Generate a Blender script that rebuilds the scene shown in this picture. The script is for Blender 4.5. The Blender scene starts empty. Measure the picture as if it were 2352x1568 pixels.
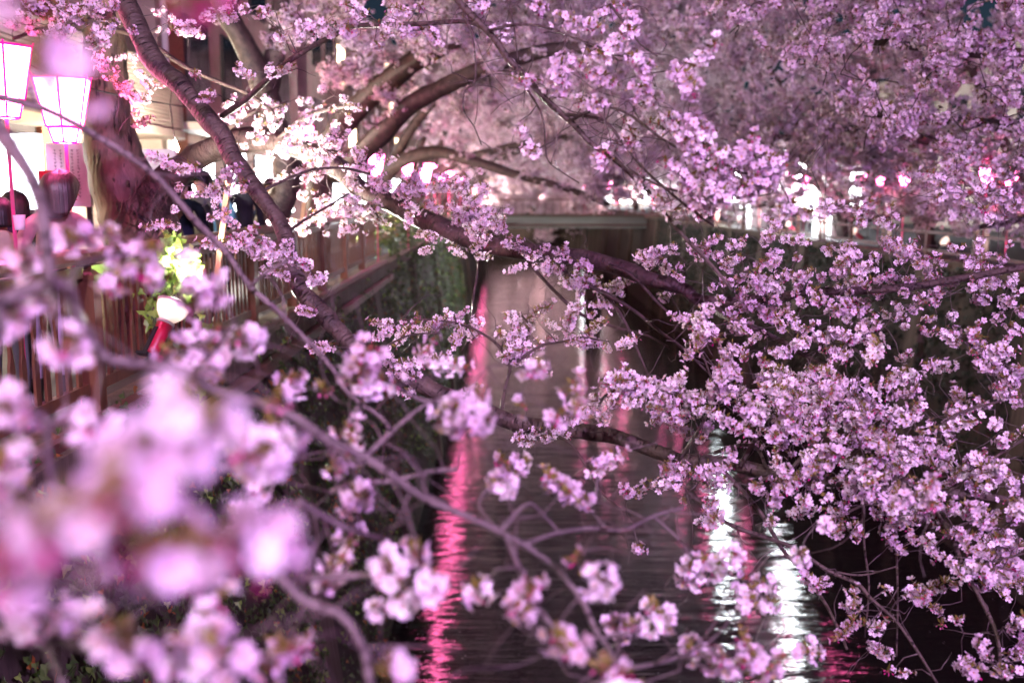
import bpy, bmesh, math, random
import numpy as np
from mathutils import Vector, Matrix, Euler

R = math.radians
rng = random.Random(7)
nr = np.random.default_rng(7)
scene = bpy.context.scene
COL = scene.collection

# ------------------------------------------------------------------ camera
CAM = Vector((0.0, 0.0, 7.0))           # seven metres above the water
FPX, CX, CY = 2352 * 35 / 36, 1176.0, 784.0
PITCH, YAW = math.atan(339 / FPX), math.atan(16 / FPX)
cam_d = bpy.data.cameras.new('camera')
cam = bpy.data.objects.new('camera', cam_d)
COL.objects.link(cam)
cam.location = CAM
cam.rotation_euler = (R(90) - PITCH, 0, -YAW)
cam_d.lens, cam_d.sensor_width = 35, 36
cam_d.clip_start, cam_d.clip_end = 0.05, 2000
cam_d.dof.use_dof = True
cam_d.dof.focus_distance = 5.2
cam_d.dof.aperture_fstop = 1.5
cam_d.dof.aperture_blades = 9
scene.camera = cam
_M = Euler(cam.rotation_euler).to_matrix()


def at(x, y, d):
    """point at forward distance d seen at pixel (x, y) of the 2352 x 1568 frame"""
    v = _M @ Vector(((x - CX) / FPX, (CY - y) / FPX, -1))
    return CAM + v * (d / v.y)


# ------------------------------------------------------------------ world, sun, exposure
SUN_EL, SUN_AZ = 40, 212                 # degrees; azimuth the light comes from, clockwise from +Y
world = bpy.data.worlds.new('World')
scene.world = world
world.use_nodes = True
wn = world.node_tree
sky_n = wn.nodes.new('ShaderNodeTexSky')
sky_n.sky_type = 'NISHITA'
sky_n.sun_disc = False
sky_n.ozone_density = 6
sky_n.sun_elevation = R(SUN_EL)
sky_n.sun_rotation = R(SUN_AZ)
bg = wn.nodes['Background']
wn.links.new(sky_n.outputs[0], bg.inputs[0])
bg.inputs[1].default_value = 0.002
sun_d = bpy.data.lights.new('sun', 'SUN')
sun_d.energy = 0.06
sun_d.angle = R(14)
sun_d.color = (.92, 0.62, 1.0)
sun = bpy.data.objects.new('sun', sun_d)
COL.objects.link(sun)
sdir = Vector((math.sin(R(SUN_AZ)) * math.cos(R(SUN_EL)), math.cos(R(SUN_AZ)) * math.cos(R(SUN_EL)), math.sin(R(SUN_EL))))
sun.rotation_euler = sdir.to_track_quat('Z', 'Y').to_euler()
vs = scene.view_settings
vs.view_transform = 'Standard'
vs.look = 'None'
vs.exposure = 2.0
vs.gamma = 1
vs.use_curve_mapping = False
scene.render.engine = 'CYCLES'
cy = scene.cycles
cy.use_denoising = True
cy.sample_clamp_indirect = 12
cy.sample_clamp_direct = 0
cy.max_bounces = 5
cy.diffuse_bounces = 1
cy.glossy_bounces = 3
cy.transmission_bounces = 4
cy.transparent_max_bounces = 4
cy.use_light_tree = True
cy.caustics_reflective = False
cy.caustics_refractive = False


# ------------------------------------------------------------------ materials
def mat(name, col, rough=0.6, spec=0.5, metal=0.0, emit=None, estr=0.0, noise=None, bump=None, trans=0.0, coat=0.0,
        coord='Object', rnd=0.0):
    """noise = (scale xyz, colour2, low, high); bump = (scale xyz, strength, distance)"""
    m = bpy.data.materials.new(name)
    m.use_nodes = True
    nt = m.node_tree
    N, L = nt.nodes, nt.links
    p = N['Principled BSDF']
    p.inputs['Base Color'].default_value = (*col, 1)
    p.inputs['Roughness'].default_value = rough
    p.inputs['Specular IOR Level'].default_value = spec
    p.inputs['Metallic'].default_value = metal
    p.inputs['Coat Weight'].default_value = coat
    p.inputs['Coat Roughness'].default_value = 0.12
    if emit:
        p.inputs['Emission Color'].default_value = (*emit, 1)
        p.inputs['Emission Strength'].default_value = estr
    tc = None

    def noise_node(sc, detail=4):
        nonlocal tc
        if tc is None:
            tc = N.new('ShaderNodeTexCoord')
        mp = N.new('ShaderNodeMapping')
        mp.inputs['Scale'].default_value = sc
        L.new(tc.outputs[coord], mp.inputs[0])
        n = N.new('ShaderNodeTexNoise')
        n.inputs['Scale'].default_value = 1
        n.inputs['Detail'].default_value = detail
        L.new(mp.outputs[0], n.inputs['Vector'])
        return n
    colour = None
    if noise:
        n = noise_node(noise[0])
        rp = N.new('ShaderNodeValToRGB')
        rp.color_ramp.elements[0].position = noise[2]
        rp.color_ramp.elements[1].position = noise[3]
        rp.color_ramp.elements[0].color = (*col, 1)
        rp.color_ramp.elements[1].color = (*noise[1], 1)
        L.new(n.outputs['Fac'], rp.inputs[0])
        colour = rp.outputs[0]
    if rnd:
        oi = N.new('ShaderNodeObjectInfo')
        hs = N.new('ShaderNodeHueSaturation')
        mr = N.new('ShaderNodeMapRange')
        mr.inputs[3].default_value = 1 - rnd
        mr.inputs[4].default_value = 1 + rnd * .4
        L.new(oi.outputs['Random'], mr.inputs[0])
        L.new(mr.outputs[0], hs.inputs['Value'])
        mr2 = N.new('ShaderNodeMapRange')
        mr2.inputs[3].default_value = 1 + rnd * 2
        mr2.inputs[4].default_value = 1 - rnd
        L.new(oi.outputs['Random'], mr2.inputs[0])
        L.new(mr2.outputs[0], hs.inputs['Saturation'])
        if colour:
            L.new(colour, hs.inputs['Color'])
        else:
            hs.inputs['Color'].default_value = (*col, 1)
        colour = hs.outputs[0]
    if colour:
        L.new(colour, p.inputs['Base Color'])
    if bump:
        n = noise_node(bump[0], 6)
        b = N.new('ShaderNodeBump')
        b.inputs['Strength'].default_value = bump[1]
        b.inputs['Distance'].default_value = bump[2]
        L.new(n.outputs['Fac'], b.inputs['Height'])
        L.new(b.outputs[0], p.inputs['Normal'])
    if trans:
        t = N.new('ShaderNodeBsdfTranslucent')
        t.inputs[0].default_value = (*col, 1)
        if colour:
            L.new(colour, t.inputs[0])
        mx = N.new('ShaderNodeMixShader')
        mx.inputs[0].default_value = trans
        L.new(p.outputs[0], mx.inputs[1])
        L.new(t.outputs[0], mx.inputs[2])
        L.new(mx.outputs[0], N['Material Output'].inputs[0])
    return m


PETAL = mat('petal', (.87, .72, .82), .5, .3, trans=.24, rnd=.28)
PETAL_C = mat('petal_heart', (.42, .07, .13), .6, .2, trans=.2)
BUD = mat('bud', (.62, .13, .30), .5, .3, trans=.2, rnd=.15)
STALK = mat('stalk', (.16, .15, .04), .6, .3)
SEPAL = mat('sepal', (.26, .05, .05), .6, .3)
YLEAF = mat('young_leaf', (.20, .16, .035), .5, .4, trans=.3)
STAMEN = mat('stamen', (.75, .55, .12), .6, .2)
TWIG = mat('twig', (.060, .040, .038), .55, .5, noise=((60, 60, 60), (.15, .11, .105), .4, .7))


def bark_mat(name, c1, c2, c3, patch=(9, 9, 1), band=(9, 60, 1), rough=(26, 60, 1)):
    m = bpy.data.materials.new(name)
    m.use_nodes = True
    N, L = m.node_tree.nodes, m.node_tree.links
    p = N['Principled BSDF']
    p.inputs['Roughness'].default_value = .55
    p.inputs['Specular IOR Level'].default_value = .45
    uv = N.new('ShaderNodeUVMap')

    def nz(sc, det):
        mp = N.new('ShaderNodeMapping')
        mp.inputs['Scale'].default_value = sc
        L.new(uv.outputs[0], mp.inputs[0])
        n = N.new('ShaderNodeTexNoise')
        n.inputs['Scale'].default_value = 1
        n.inputs['Detail'].default_value = det
        L.new(mp.outputs[0], n.inputs['Vector'])
        return n
    a = nz(patch, 5)
    ra = N.new('ShaderNodeValToRGB')
    ra.color_ramp.elements[0].position, ra.color_ramp.elements[1].position = .35, .68
    ra.color_ramp.elements[0].color, ra.color_ramp.elements[1].color = (*c1, 1), (*c2, 1)
    L.new(a.outputs['Fac'], ra.inputs[0])
    b = nz(band, 3)                       # lenticels run round the limb
    rb = N.new('ShaderNodeValToRGB')
    rb.color_ramp.elements[0].position, rb.color_ramp.elements[1].position = .60, .68
    rb.color_ramp.elements[0].color, rb.color_ramp.elements[1].color = (0, 0, 0, 1), (1, 1, 1, 1)
    L.new(b.outputs['Fac'], rb.inputs[0])
    mx = N.new('ShaderNodeMixRGB')
    L.new(rb.outputs[0], mx.inputs[0])
    L.new(ra.outputs[0], mx.inputs[1])
    mx.inputs[2].default_value = (*c3, 1)
    L.new(mx.outputs[0], p.inputs['Base Color'])
    c = nz(rough, 8)
    add = N.new('ShaderNodeMath')
    add.operation = 'ADD'
    L.new(c.outputs['Fac'], add.inputs[0])
    L.new(rb.outputs[0], add.inputs[1])
    bp = N.new('ShaderNodeBump')
    bp.inputs['Strength'].default_value = 1.0
    bp.inputs['Distance'].default_value = .016
    L.new(add.outputs[0], bp.inputs['Height'])
    L.new(bp.outputs[0], p.inputs['Normal'])
    return m


BARK = bark_mat('cherry_bark', (.038, .026, .021), (.115, .080, .062), (.014, .009, .007))
BARK_OLD = bark_mat('old_bark', (.034, .022, .020), (.095, .060, .050), (.018, .012, .010))

BARK_PALE = bark_mat('pale_young_bark', (.09, .070, .068), (.21, .165, .155), (.04, .028, .028))
BARK_TRUNK = bark_mat('fissured_trunk_bark', (.040, .027, .020), (.16, .108, .076), (.012, .008, .006), (7, 3, 1), (16, 5, 1), (30, 9, 1))


# ------------------------------------------------------------------ mesh helpers
class MB:
    def __init__(s):
        s.v, s.f, s.m, s.uv = [], [], [], []

    def add(s, vs_, fs, mi=0, uvs=None):
        o = len(s.v)
        s.v.extend([tuple(v) for v in vs_])
        for k, f in enumerate(fs):
            s.f.append(tuple(i + o for i in f))
            s.m.append(mi)
            s.uv.append(uvs[k] if uvs else None)

    def box(s, c, size, mi=0, rot=None, taper=1.0):
        cx, cy_, cz = c
        hx, hy, hz = size[0] / 2, size[1] / 2, size[2] / 2
        pts = []
        for z in (-1, 1):
            t = taper if z > 0 else 1
            for x, y in ((-1, -1), (1, -1), (1, 1), (-1, 1)):
                p = Vector((x * hx * t, y * hy * t, z * hz))
                if rot:
                    p = rot @ p
                pts.append((p.x + cx, p.y + cy_, p.z + cz))
        s.add(pts, [(3, 2, 1, 0), (4, 5, 6, 7), (0, 1, 5, 4), (1, 2, 6, 5), (2, 3, 7, 6), (3, 0, 4, 7)], mi)

    def tube(s, pts, radii, n=8, mi=0, smooth=True, sub=0, wob=0.0, cap=True):
        pts = [Vector(p) for p in pts]
        if not hasattr(radii, '__len__'):
            radii = [radii] * len(pts)
        if sub:
            q, rr = [], []
            P = [pts[0] * 2 - pts[1]] + pts + [pts[-1] * 2 - pts[-2]]
            for i in range(len(pts) - 1):
                a, b, c, d = P[i:i + 4]
                for k in range(sub):
                    t = k / sub
                    q.append(.5 * ((2 * b) + (c - a) * t + (2 * a - 5 * b + 4 * c - d) * t * t + (3 * b - a - 3 * c + d) * t ** 3))
                    rr.append(radii[i] * (1 - t) + radii[i + 1] * t)
            q.append(pts[-1])
            rr.append(radii[-1])
            pts, radii = q, rr
        vv, ff, uu = [], [], []
        L = 0
        up = Vector((.13, .21, .97))
        rav = max(sum(radii) / len(radii), 1e-4)
        vl = []
        for i, p in enumerate(pts):
            if i:
                L += (p - pts[i - 1]).length
            vl.append(L)
            t = (pts[min(i + 1, len(pts) - 1)] - pts[max(i - 1, 0)]).normalized()
            a = t.cross(up)
            if a.length < 1e-3:
                a = t.cross(Vector((1, 0, 0)))
            a.normalize()
            b = t.cross(a)
            for k in range(n):
                an = 2 * math.pi * k / n
                w = radii[i]
                if wob:
                    w *= 1 + wob * (math.sin(an * 2 + L * 7) * .5 + math.sin(an * 3 - L * 17 + 1) * .35 + math.sin(L * 23) * .4 + .55 * math.sin(L * 41 + 3 * an) * math.sin(L * 9.3))
                vv.append(p + (a * math.cos(an) + b * math.sin(an)) * w)
        for i in range(len(pts) - 1):
            for k in range(n):
                k2 = (k + 1) % n
                ff.append((i * n + k, i * n + k2, (i + 1) * n + k2, (i + 1) * n + k))
                c = 2 * math.pi * rav
                uu.append(((k / n * c, vl[i]), ((k + 1) / n * c, vl[i]), ((k + 1) / n * c, vl[i + 1]), (k / n * c, vl[i + 1])))
        if cap:
            ff.append(tuple(range(n - 1, -1, -1)))
            uu.append(None)
            ff.append(tuple((len(pts) - 1) * n + k for k in range(n)))
            uu.append(None)
        s.add(vv, ff, mi, uu)
        return pts, radii

    def lathe(s, prof, n=24, mi=0, mat4=None):
        vv, ff = [], []
        for r, z in prof:
            for k in range(n):
                a = 2 * math.pi * k / n
                p = Vector((r * math.cos(a), r * math.sin(a), z))
                vv.append(mat4 @ p if mat4 else p)
        for i in range(len(prof) - 1):
            for k in range(n):
                k2 = (k + 1) % n
                ff.append((i * n + k, i * n + k2, (i + 1) * n + k2, (i + 1) * n + k))
        s.add(vv, ff, mi)

    def mesh(s, name, mats, smooth=False):
        me = bpy.data.meshes.new(name)
        me.from_pydata(s.v, [], s.f)
        for m in (mats if isinstance(mats, (list, tuple)) else [mats]):
            me.materials.append(m)
        me.polygons.foreach_set('material_index', np.array(s.m, dtype=np.int32))
        if any(u is not None for u in s.uv):
            ul = me.uv_layers.new(name='UVMap')
            arr = np.zeros((len(me.loops), 2), dtype=np.float32)
            i = 0
            for f, u in zip(s.f, s.uv):
                if u is not None:
                    arr[i:i + len(f)] = u
                i += len(f)
            ul.data.foreach_set('uv', arr.ravel())
        if smooth:
            me.polygons.foreach_set('use_smooth', np.ones(len(me.polygons), dtype=bool))
        me.update()
        return me

    def obj(s, name, mats, parent=None, smooth=False, **kw):
        return link(name, s.mesh(name, mats, smooth), parent, **kw)


def link(name, me, parent=None, label=None, cat=None, group=None, kind=None, mw=None):
    o = bpy.data.objects.new(name, me)
    COL.objects.link(o)
    if parent:
        o.parent = parent
    if mw is not None:
        o.matrix_local = mw
    tag(o, label, cat, group, kind)
    return o


def tag(o, label=None, cat=None, group=None, kind=None):
    if label:
        o['label'] = label
    if cat:
        o['category'] = cat
    if group:
        o['group'] = group
    if kind:
        o['kind'] = kind


def empty(name, loc=(0, 0, 0), label=None, cat=None, group=None, rz=0):
    o = bpy.data.objects.new(name, None)
    COL.objects.link(o)
    o.location = loc
    o.rotation_euler = (0, 0, rz)
    o.empty_display_size = .2
    tag(o, label, cat, group)
    return o


def copy_tree(o, parent=None):
    c = o.copy()
    COL.objects.link(c)
    c.parent = parent
    for ch in list(o.children):
        copy_tree(ch, c)
    return c


# ------------------------------------------------------------------ setting: ground, river, walls
STREET = 5.55
WX0, WX1 = -1.70, 8.8               # water edges
TX0, TX1 = -2.55, 9.4               # wall tops
ASPHALT = mat('asphalt', (.03, .027, .03), .7, .4, noise=((3, 3, 3), (.05, .045, .045), .4, .7), bump=((60, 60, 60), .3, .01))
CONC = mat('stained_concrete', (.045, .038, .028), .8, .3, noise=((3, 3, .5), (.09, .072, .052), .35, .7), bump=((20, 20, 4), .5, .02))
CONC_P = mat('pilaster_concrete', (.09, .07, .048), .75, .3, noise=((8, 8, .6), (.16, .125, .09), .35, .7), bump=((40, 40, 2), .5, .02))
STEEL_R = mat('red_brown_paint', (.13, .045, .035), .38, .6, noise=((5, 5, 5), (.20, .085, .06), .45, .7))


def quad_sheet(name, x0, x1, y0, y1, z, m, kind='structure'):
    b = MB()
    b.add([(x0, y0, z), (x1, y0, z), (x1, y1, z), (x0, y1, z)], [(0, 1, 2, 3)])
    return b.obj(name, m, kind=kind)


quad_sheet('street_left_bank', -300, TX0 - .02, -60, 900, STREET, ASPHALT)
quad_sheet('street_right_bank', TX1 + .02, 300, -60, 900, STREET, ASPHALT)
quad_sheet('river_bed', -2.4, 9.3, -60, 900, -1.2, CONC)

# water: dark, glossy, crossed by fine ripples
wm = bpy.data.materials.new('river_water')
wm.use_nodes = True
N, L = wm.node_tree.nodes, wm.node_tree.links
p = N['Principled BSDF']
p.inputs['Base Color'].default_value = (.012, .009, .010, 1)
p.inputs['Roughness'].default_value = .03
p.inputs['IOR'].default_value = 1.333
p.inputs['Specular IOR Level'].default_value = .8
tc = N.new('ShaderNodeTexCoord')
hsum = None
for sc, wgt, det in (((.55, 2.8, 1), 1.0, 2), ((2.2, 11, 1), .30, 3), ((.2, .5, 1), 1.2, 1)):
    mp = N.new('ShaderNodeMapping')
    mp.inputs['Scale'].default_value = sc
    mp.inputs['Rotation'].default_value = (0, 0, .12)
    L.new(tc.outputs['Object'], mp.inputs[0])
    nz = N.new('ShaderNodeTexNoise')
    nz.inputs['Scale'].default_value = 1
    nz.inputs['Detail'].default_value = det
    L.new(mp.outputs[0], nz.inputs['Vector'])
    ml = N.new('ShaderNodeMath')
    ml.operation = 'MULTIPLY'
    ml.inputs[1].default_value = wgt
    L.new(nz.outputs['Fac'], ml.inputs[0])
    if hsum is None:
        hsum = ml.outputs[0]
    else:
        ad = N.new('ShaderNodeMath')
        ad.operation = 'ADD'
        L.new(hsum, ad.inputs[0])
        L.new(ml.outputs[0], ad.inputs[1])
        hsum = ad.outputs[0]
bp = N.new('ShaderNodeBump')
bp.inputs['Strength'].default_value = 1.0
bp.inputs['Distance'].default_value = .028
L.new(hsum, bp.inputs['Height'])
L.new(bp.outputs[0], p.inputs['Normal'])
quad_sheet('river_water', WX0 - .3, WX1 + .3, -60, 900, 0, wm)


rgp = random.Random(21)
b = MB()
for k in range(900):
    y = 9 + 50 * rgp.random() ** 1.6
    x = rgp.uniform(WX0 + .1, WX1 - .1)
    if rgp.random() < .5:
        x = WX0 + .05 + abs(rgp.gauss(0, .5))
    a, r = rgp.random() * 6.28, rgp.uniform(.007, .013)
    u, v = Vector((math.cos(a), math.sin(a), 0)) * r, Vector((-math.sin(a), math.cos(a), 0)) * r * .7
    c = Vector((x, y, .004))
    b.add([c - u, c + v, c + u, c - v], [(0, 1, 2, 3)])
b.obj('fallen_petals', PETAL, label='pale petals floating on the dark river', cat='petals', kind='stuff')


def embankment(name, xw, xt, side, ys, label):
    """battered river wall with pilasters and a coping"""
    root = empty(name, (xw, 5, 0), label, 'wall')
    b = MB()
    y0, y1 = -60, 900
    z1 = STREET - .12
    b.add([(0, y0 - 5, -1.2), (0, y1, -1.2), (xt - xw, y1, z1), (xt - xw, y0 - 5, z1),
           (-side * 1.2, y0 - 5, -1.2), (-side * 1.2, y1, -1.2), (xt - xw - side * .5, y1, z1), (xt - xw - side * .5, y0 - 5, z1)],
          [(0, 1, 2, 3), (5, 4, 7, 6), (3, 2, 6, 7), (0, 4, 5, 1)])
    b.obj('wall_face', CONC, root)
    b = MB()
    w, pr = .62, .16
    sx = side * pr
    d = xt - xw
    b.add([(-sx * 0 - side * .02, -w / 2, -1.1), (-side * .02, w / 2, -1.1), (sx, w / 2, -1.1), (sx, -w / 2, -1.1),
           (d - side * .02, -w / 2, z1), (d - side * .02, w / 2, z1), (d + sx, w / 2, z1), (d + sx, -w / 2, z1)],
          [(0, 1, 2, 3), (7, 6, 5, 4), (0, 3, 7, 4), (3, 2, 6, 7), (2, 1, 5, 6), (1, 0, 4, 5)])
    me = b.mesh('pilaster', CONC_P)
    for y in ys:
        link('pilaster', me, root, mw=Matrix.Translation((0, y - 5, 0)))
    b = MB()
    b.box((d + side * .02, (y0 + y1) / 2 - 5, STREET - .02), (.42, y1 - y0, .2))
    b.obj('coping', CONC_P, root)
    return root


embankment('river_wall', WX0, TX0, 1, [2.7, 10.5, 18.3, 26.1, 33.9, 41.7, 49.5, 57.3, 72, 80, 90], 'tall battered concrete river wall with ivy below the wooden railing')
embankment('river_wall', WX1, TX1, -1, [12, 17, 22, 26.5, 31, 36, 41, 46, 51, 56, 61, 73, 80, 90], 'dark concrete river wall with pale pilasters across the water')

# steel coping channel with two pink-lit flanges outside the left railing
for zz, xx, lab in ((STREET + .13, -2.42, 'upper rust red steel coping channel outside the wooden railing'), (STREET - .16, -2.30, 'lower rust red steel coping channel above the ivy wall')):
    b = MB()
    b.box((0, 10.5, 0), (.09, 19.4, .02))
    b.box((.04, 10.5, -.05), (.012, 19.4, .09))
    b.box((-.03, 10.5, -.05), (.012, 19.4, .09))
    o = b.obj('coping_channel', STEEL_R, label=lab, cat='channel', group='steel channels on the wall top')
    o.location = (xx, 0, zz)

# ------------------------------------------------------------------ wooden railing, left bank
WOOD = mat('varnished_wood', (.095, .036, .018), .38, .45, noise=((6, 6, 1.2), (.20, .085, .040), .35, .7), bump=((50, 50, 5), .25, .004), coat=.15)
RAILX, RTOP = -2.62, 7 - .34


def picket_mesh():
    """board with a narrow waist and a broad foot"""
    prof = [(0, .048), (.22, .048), (.27, .042), (.31, .024), (.35, .018), (.39, .024), (.45, .040), (.52, .046), (.70, .046)]
    b = MB()
    vv, ff = [], []
    for z, w in prof:
        w *= .6
        vv += [(-.008, -w, z), (.008, -w, z), (.008, w, z), (-.008, w, z)]
    for i in range(len(prof) - 1):
        for k in range(4):
            k2 = (k + 1) % 4
            ff.append((i * 4 + k, i * 4 + k2, i * 4 + 4 + k2, i * 4 + 4 + k))
    ff += [(3, 2, 1, 0), tuple(len(vv) - 4 + k for k in range(4))]
    b.add(vv, ff)
    return b.mesh('picket', WOOD)


PK = picket_mesh()
b = MB()
prof = [(-.055, -.035), (-.065, -.01), (-.05, .03), (-.02, .048), (.02, .048), (.05, .03), (.065, -.01), (.055, -.035)]
SEC = 2.0
vv = [(x, y, z) for y in (0, SEC - .01) for x, z in prof]
n = len(prof)
b.add(vv, [(k, (k + 1) % n, n + (k + 1) % n, n + k) for k in range(n)] + [tuple(range(n - 1, -1, -1)), tuple(range(n, 2 * n))])
TOPR = b.mesh('top_rail', WOOD)
b = MB()
b.box((0, SEC / 2, 0), (.05, SEC - .13, .07))
MIDR = b.mesh('lower_rail', WOOD)
b = MB()
b.box((0, 0, .46), (.115, .115, .92))
b.box((0, 0, .935), (.145, .145, .03))
b.box((0, 0, .965), (.12, .12, .03), taper=.5)
POST = b.mesh('post', WOOD)
secs = [(2.2 + SEC * i) for i in range(9)]
where = ['nearest the camera, behind the blurred blossom', 'where the person in pink leans', 'beside the floodlight with ivy hanging over it',
         'in front of the old cherry trunk', 'crossed by the pale wooden stake', 'behind the dark drooping cherry limb',
         'below the white floodlit blossom', 'just past the white blossom']
for i, y0 in enumerate(secs):
    lab = ('varnished wooden railing panel ' + where[i - 1]) if 0 < i <= len(where) else None
    if i == 0:
        lab = 'varnished wooden railing panel at the edge of the picture'
    if lab is None:
        lab = 'distant varnished wooden railing panel along the left bank'
    g = empty('wooden_railing', (RAILX, y0, STREET), lab, 'railing', 'wooden railing panels along the left bank')
    zt = RTOP - STREET
    link('top_rail', TOPR, g, mw=Matrix.Translation((0, 0, zt - .05)))
    link('upper_rail', MIDR, g, mw=Matrix.Translation((0, 0, zt - .14)))
    link('lower_rail', MIDR, g, mw=Matrix.Translation((0, 0, .24)))
    link('post', POST, g, mw=Matrix.Translation((0, .05, .0)))
    for k in range(13):
        link('picket', PK, g, mw=Matrix.Translation((.0 if k % 2 else .004, .19 + k * .137, .275)))

# right bank railing, seen only in glimpses
for i in range(10):
    g = empty('bank_railing', (TX1 + .1, 15 + 5 * i, STREET), 'dark railing glimpsed through the blossom on the far bank', 'railing', 'railing panels on the far bank')
    b = MB()
    for zz in (1.05, .6, .2):
        b.box((0, 2.5, zz), (.06, 4.9, .06))
    b.obj('rails', STEEL_R, g)
    for k in range(3):
        b = MB()
        b.box((0, .1 + 2.3 * k, .55), (.09, .09, 1.1))
        b.obj('post', STEEL_R, g)

# ------------------------------------------------------------------ far bridge
BRIDGE = mat('bridge_paint', (.30, .33, .29), .6, .4, noise=((.5, 2, 2), (.22, .24, .21), .4, .7))
br = empty('road_bridge', (4.3, 66, 0), 'grey-green girder bridge crossing the river in the distance', 'bridge')
b = MB()
b.box((0, 1.9, 5.2), (16, 3.4, .62))
b.box((0, .15, 4.82), (16, .3, .14))
b.obj('girder', BRIDGE, br)
b = MB()
b.box((0, 1.9, 5.56), (16.4, 3.9, .1))
b.obj('deck', CONC_P, br)
for dx in (1.7,):
    b = MB()
    b.box((dx, 1.9, 1.9), (1.1, 2.6, 6), taper=.85)
    b.obj('pier', CONC_P, br)
b = MB()
for k in range(34):
    b.box((-8 + .49 * k, .15, 6.1), (.05, .05, 1.0))
b.box((0, .15, 6.62), (16.2, .1, .09))
b.obj('parapet', STEEL_R, br)
for k in range(8):
    b = MB()
    b.box((-7 + 2 * k, .17, 5.2), (.09, .04, .58))
    b.obj('stiffener', BRIDGE, br)
b = MB()
b.tube([(-8, .1, 4.95), (8, .1, 4.95)], .07, 8)
b.obj('pipe', STEEL_R, br)

# ------------------------------------------------------------------ lanterns
PAPER = mat('lit_lantern_paper', (.9, .5, .6), .6, .2, emit=(1.0, .13, .40), estr=16)
PINKF = mat('lantern_frame_pink', (.75, .02, .22), .5, .4, emit=(1, .01, .28), estr=.25)
PINKP = mat('lantern_pole_pink', (.70, .05, .20), .45, .5)
WPOLE = mat('pale_stake_wood', (.48, .30, .14), .6, .3, noise=((20, 20, 2), (.60, .40, .20), .4, .7))


def lantern_meshes():
    n, rt, rb, h = 6, .185, .118, .31
    P = {}
    b = MB()
    a0, a1 = -math.pi / n, math.pi / n
    i = .992
    q = [(rb * math.cos(a0), rb * math.sin(a0), 0), (rb * math.cos(a1), rb * math.sin(a1), 0), (rt * math.cos(a1), rt * math.sin(a1), h), (rt * math.cos(a0), rt * math.sin(a0), h)]
    q2 = [(x * .97, y * .97, z) for x, y, z in q]
    b.add(q + q2, [(0, 1, 2, 3), (7, 6, 5, 4), (0, 4, 5, 1), (2, 6, 7, 3), (1, 5, 6, 2), (3, 7, 4, 0)])
    P['panel'] = b.mesh('panel', PAPER)
    b = MB()
    for k in range(n):
        a, a2 = math.pi / n * (2 * k + 1), math.pi / n * (2 * k + 3)
        c = [Vector((r * math.cos(x), r * math.sin(x), z)) for r, x, z in ((rb, a, 0), (rt, a, h), (rb, a2, 0), (rt, a2, h))]
        b.tube([c[0], c[1]], .0075, 5)
        b.tube([c[1], c[3]], .0085, 5)
        b.tube([c[0], c[2]], .0085, 5)
        lo = [Vector((r * math.cos(x), r * math.sin(x), z)) for r, x, z in ((.105, a, -.012), (.08, a, -.10), (.105, a2, -.012), (.08, a2, -.10))]
        b.tube([lo[0], lo[1]], .006, 5)
        b.tube([lo[1], lo[3]], .007, 5)
        b.tube([c[1], c[1] + Vector((c[1].x * .05, c[1].y * .05, .02))], .006, 5)
    P['frame'] = b.mesh('frame', PINKF)
    b = MB()
    b.lathe([(.10, -.012), (.076, -.10), (.03, -.105)], 6)
    P['collar'] = b.mesh('collar', PAPER)
    return P


LP = lantern_meshes()


def lantern(x, y, z, label, group, pole=True, rz=0.0):
    g = empty('paper_lantern', (x, y, z), label, 'lantern', group, rz)
    for k in range(6):
        link('panel', LP['panel'], g, mw=Matrix.Rotation(k * math.pi / 3, 4, 'Z'))
    link('frame', LP['frame'], g)
    link('collar', LP['collar'], g)
    if pole:
        b = MB()
        b.tube([(0, 0, -.10), (0, 0, STREET - z)], .012, 6)
        b.obj('pole', PINKP, g)
    return g


GL, GR = 'paper lanterns along the left bank', 'paper lanterns along the far bank'


def lantern_px(x, y, d, label, group, rz=0.2):
    q = at(x, y, d)
    return lantern(q.x, q.y, q.z - .135, label, group, rz=rz)


lantern_px(8, 178, 6.1, 'pink framed glowing paper lantern cut by the picture edge', GL, .5)
lantern_px(146, 244, 6.7, 'pink framed glowing paper lantern in front of the louvred balcony', GL, .25)
lantern_px(697, 318, 15.5, 'glowing paper lantern above the floodlit limb', GL)
lantern_px(864, 377, 20, 'glowing paper lantern right of the red-lit leaning limb', GL)
lantern_px(935, 383, 25, 'glowing paper lantern behind the leaning limb, smaller of two', GL)
lantern_px(978, 402, 29, 'glowing lantern in the white glare at the end of the left bank', GL)
for d in (32, 34.5, 37, 40, 43, 46, 50, 54, 59, 72, 76, 80, 85, 90, 96, 103, 110):
    lantern(-2.4, d, 7.62, 'distant glowing lantern lost in the blossom on the left bank', GL)
for d in (1.2, -3.0, -7.0):
    lantern(-2.75, d, 7.65, 'glowing lantern of the left bank row beside the camera', GL)
rp = [(2322, 400), (2268, 402), (2079, 405), (2023, 404), (1975, 412), (1850, 416), (1818, 412), (1745, 420), (1700, 422), (1640, 424), (1578, 425), (1535, 427), (1345, 428), (1400, 425), (1440, 420)]
rl = ['pink glowing lantern on the far bank, outermost', 'brightest pink lantern on the far bank, above the blossom', 'pink glowing lantern left of the brightest one on the far bank',
      'pink glowing lantern, second left of the brightest on the far bank', 'small pink lantern above the bluish white lamp', 'pink lantern, first of a close pair on the far bank',
      'pink lantern, second of a close pair on the far bank']
for k, (x, y) in enumerate(rp):
    d = 2287 * 9.55 / (x - 1160)
    lab = rl[k] if k < len(rl) else 'tiny blurred pink lantern far along the river'
    if d > 70:
        q = at(x, y, 63 + k * .2)
        lantern(q.x, 66.0, q.z - .1, 'tiny blurred pink lantern over the distant bridge', 'lanterns on the bridge')
    else:
        lantern_px(x, y, d, lab, GR).scale = (.85, .85, .85)

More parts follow.
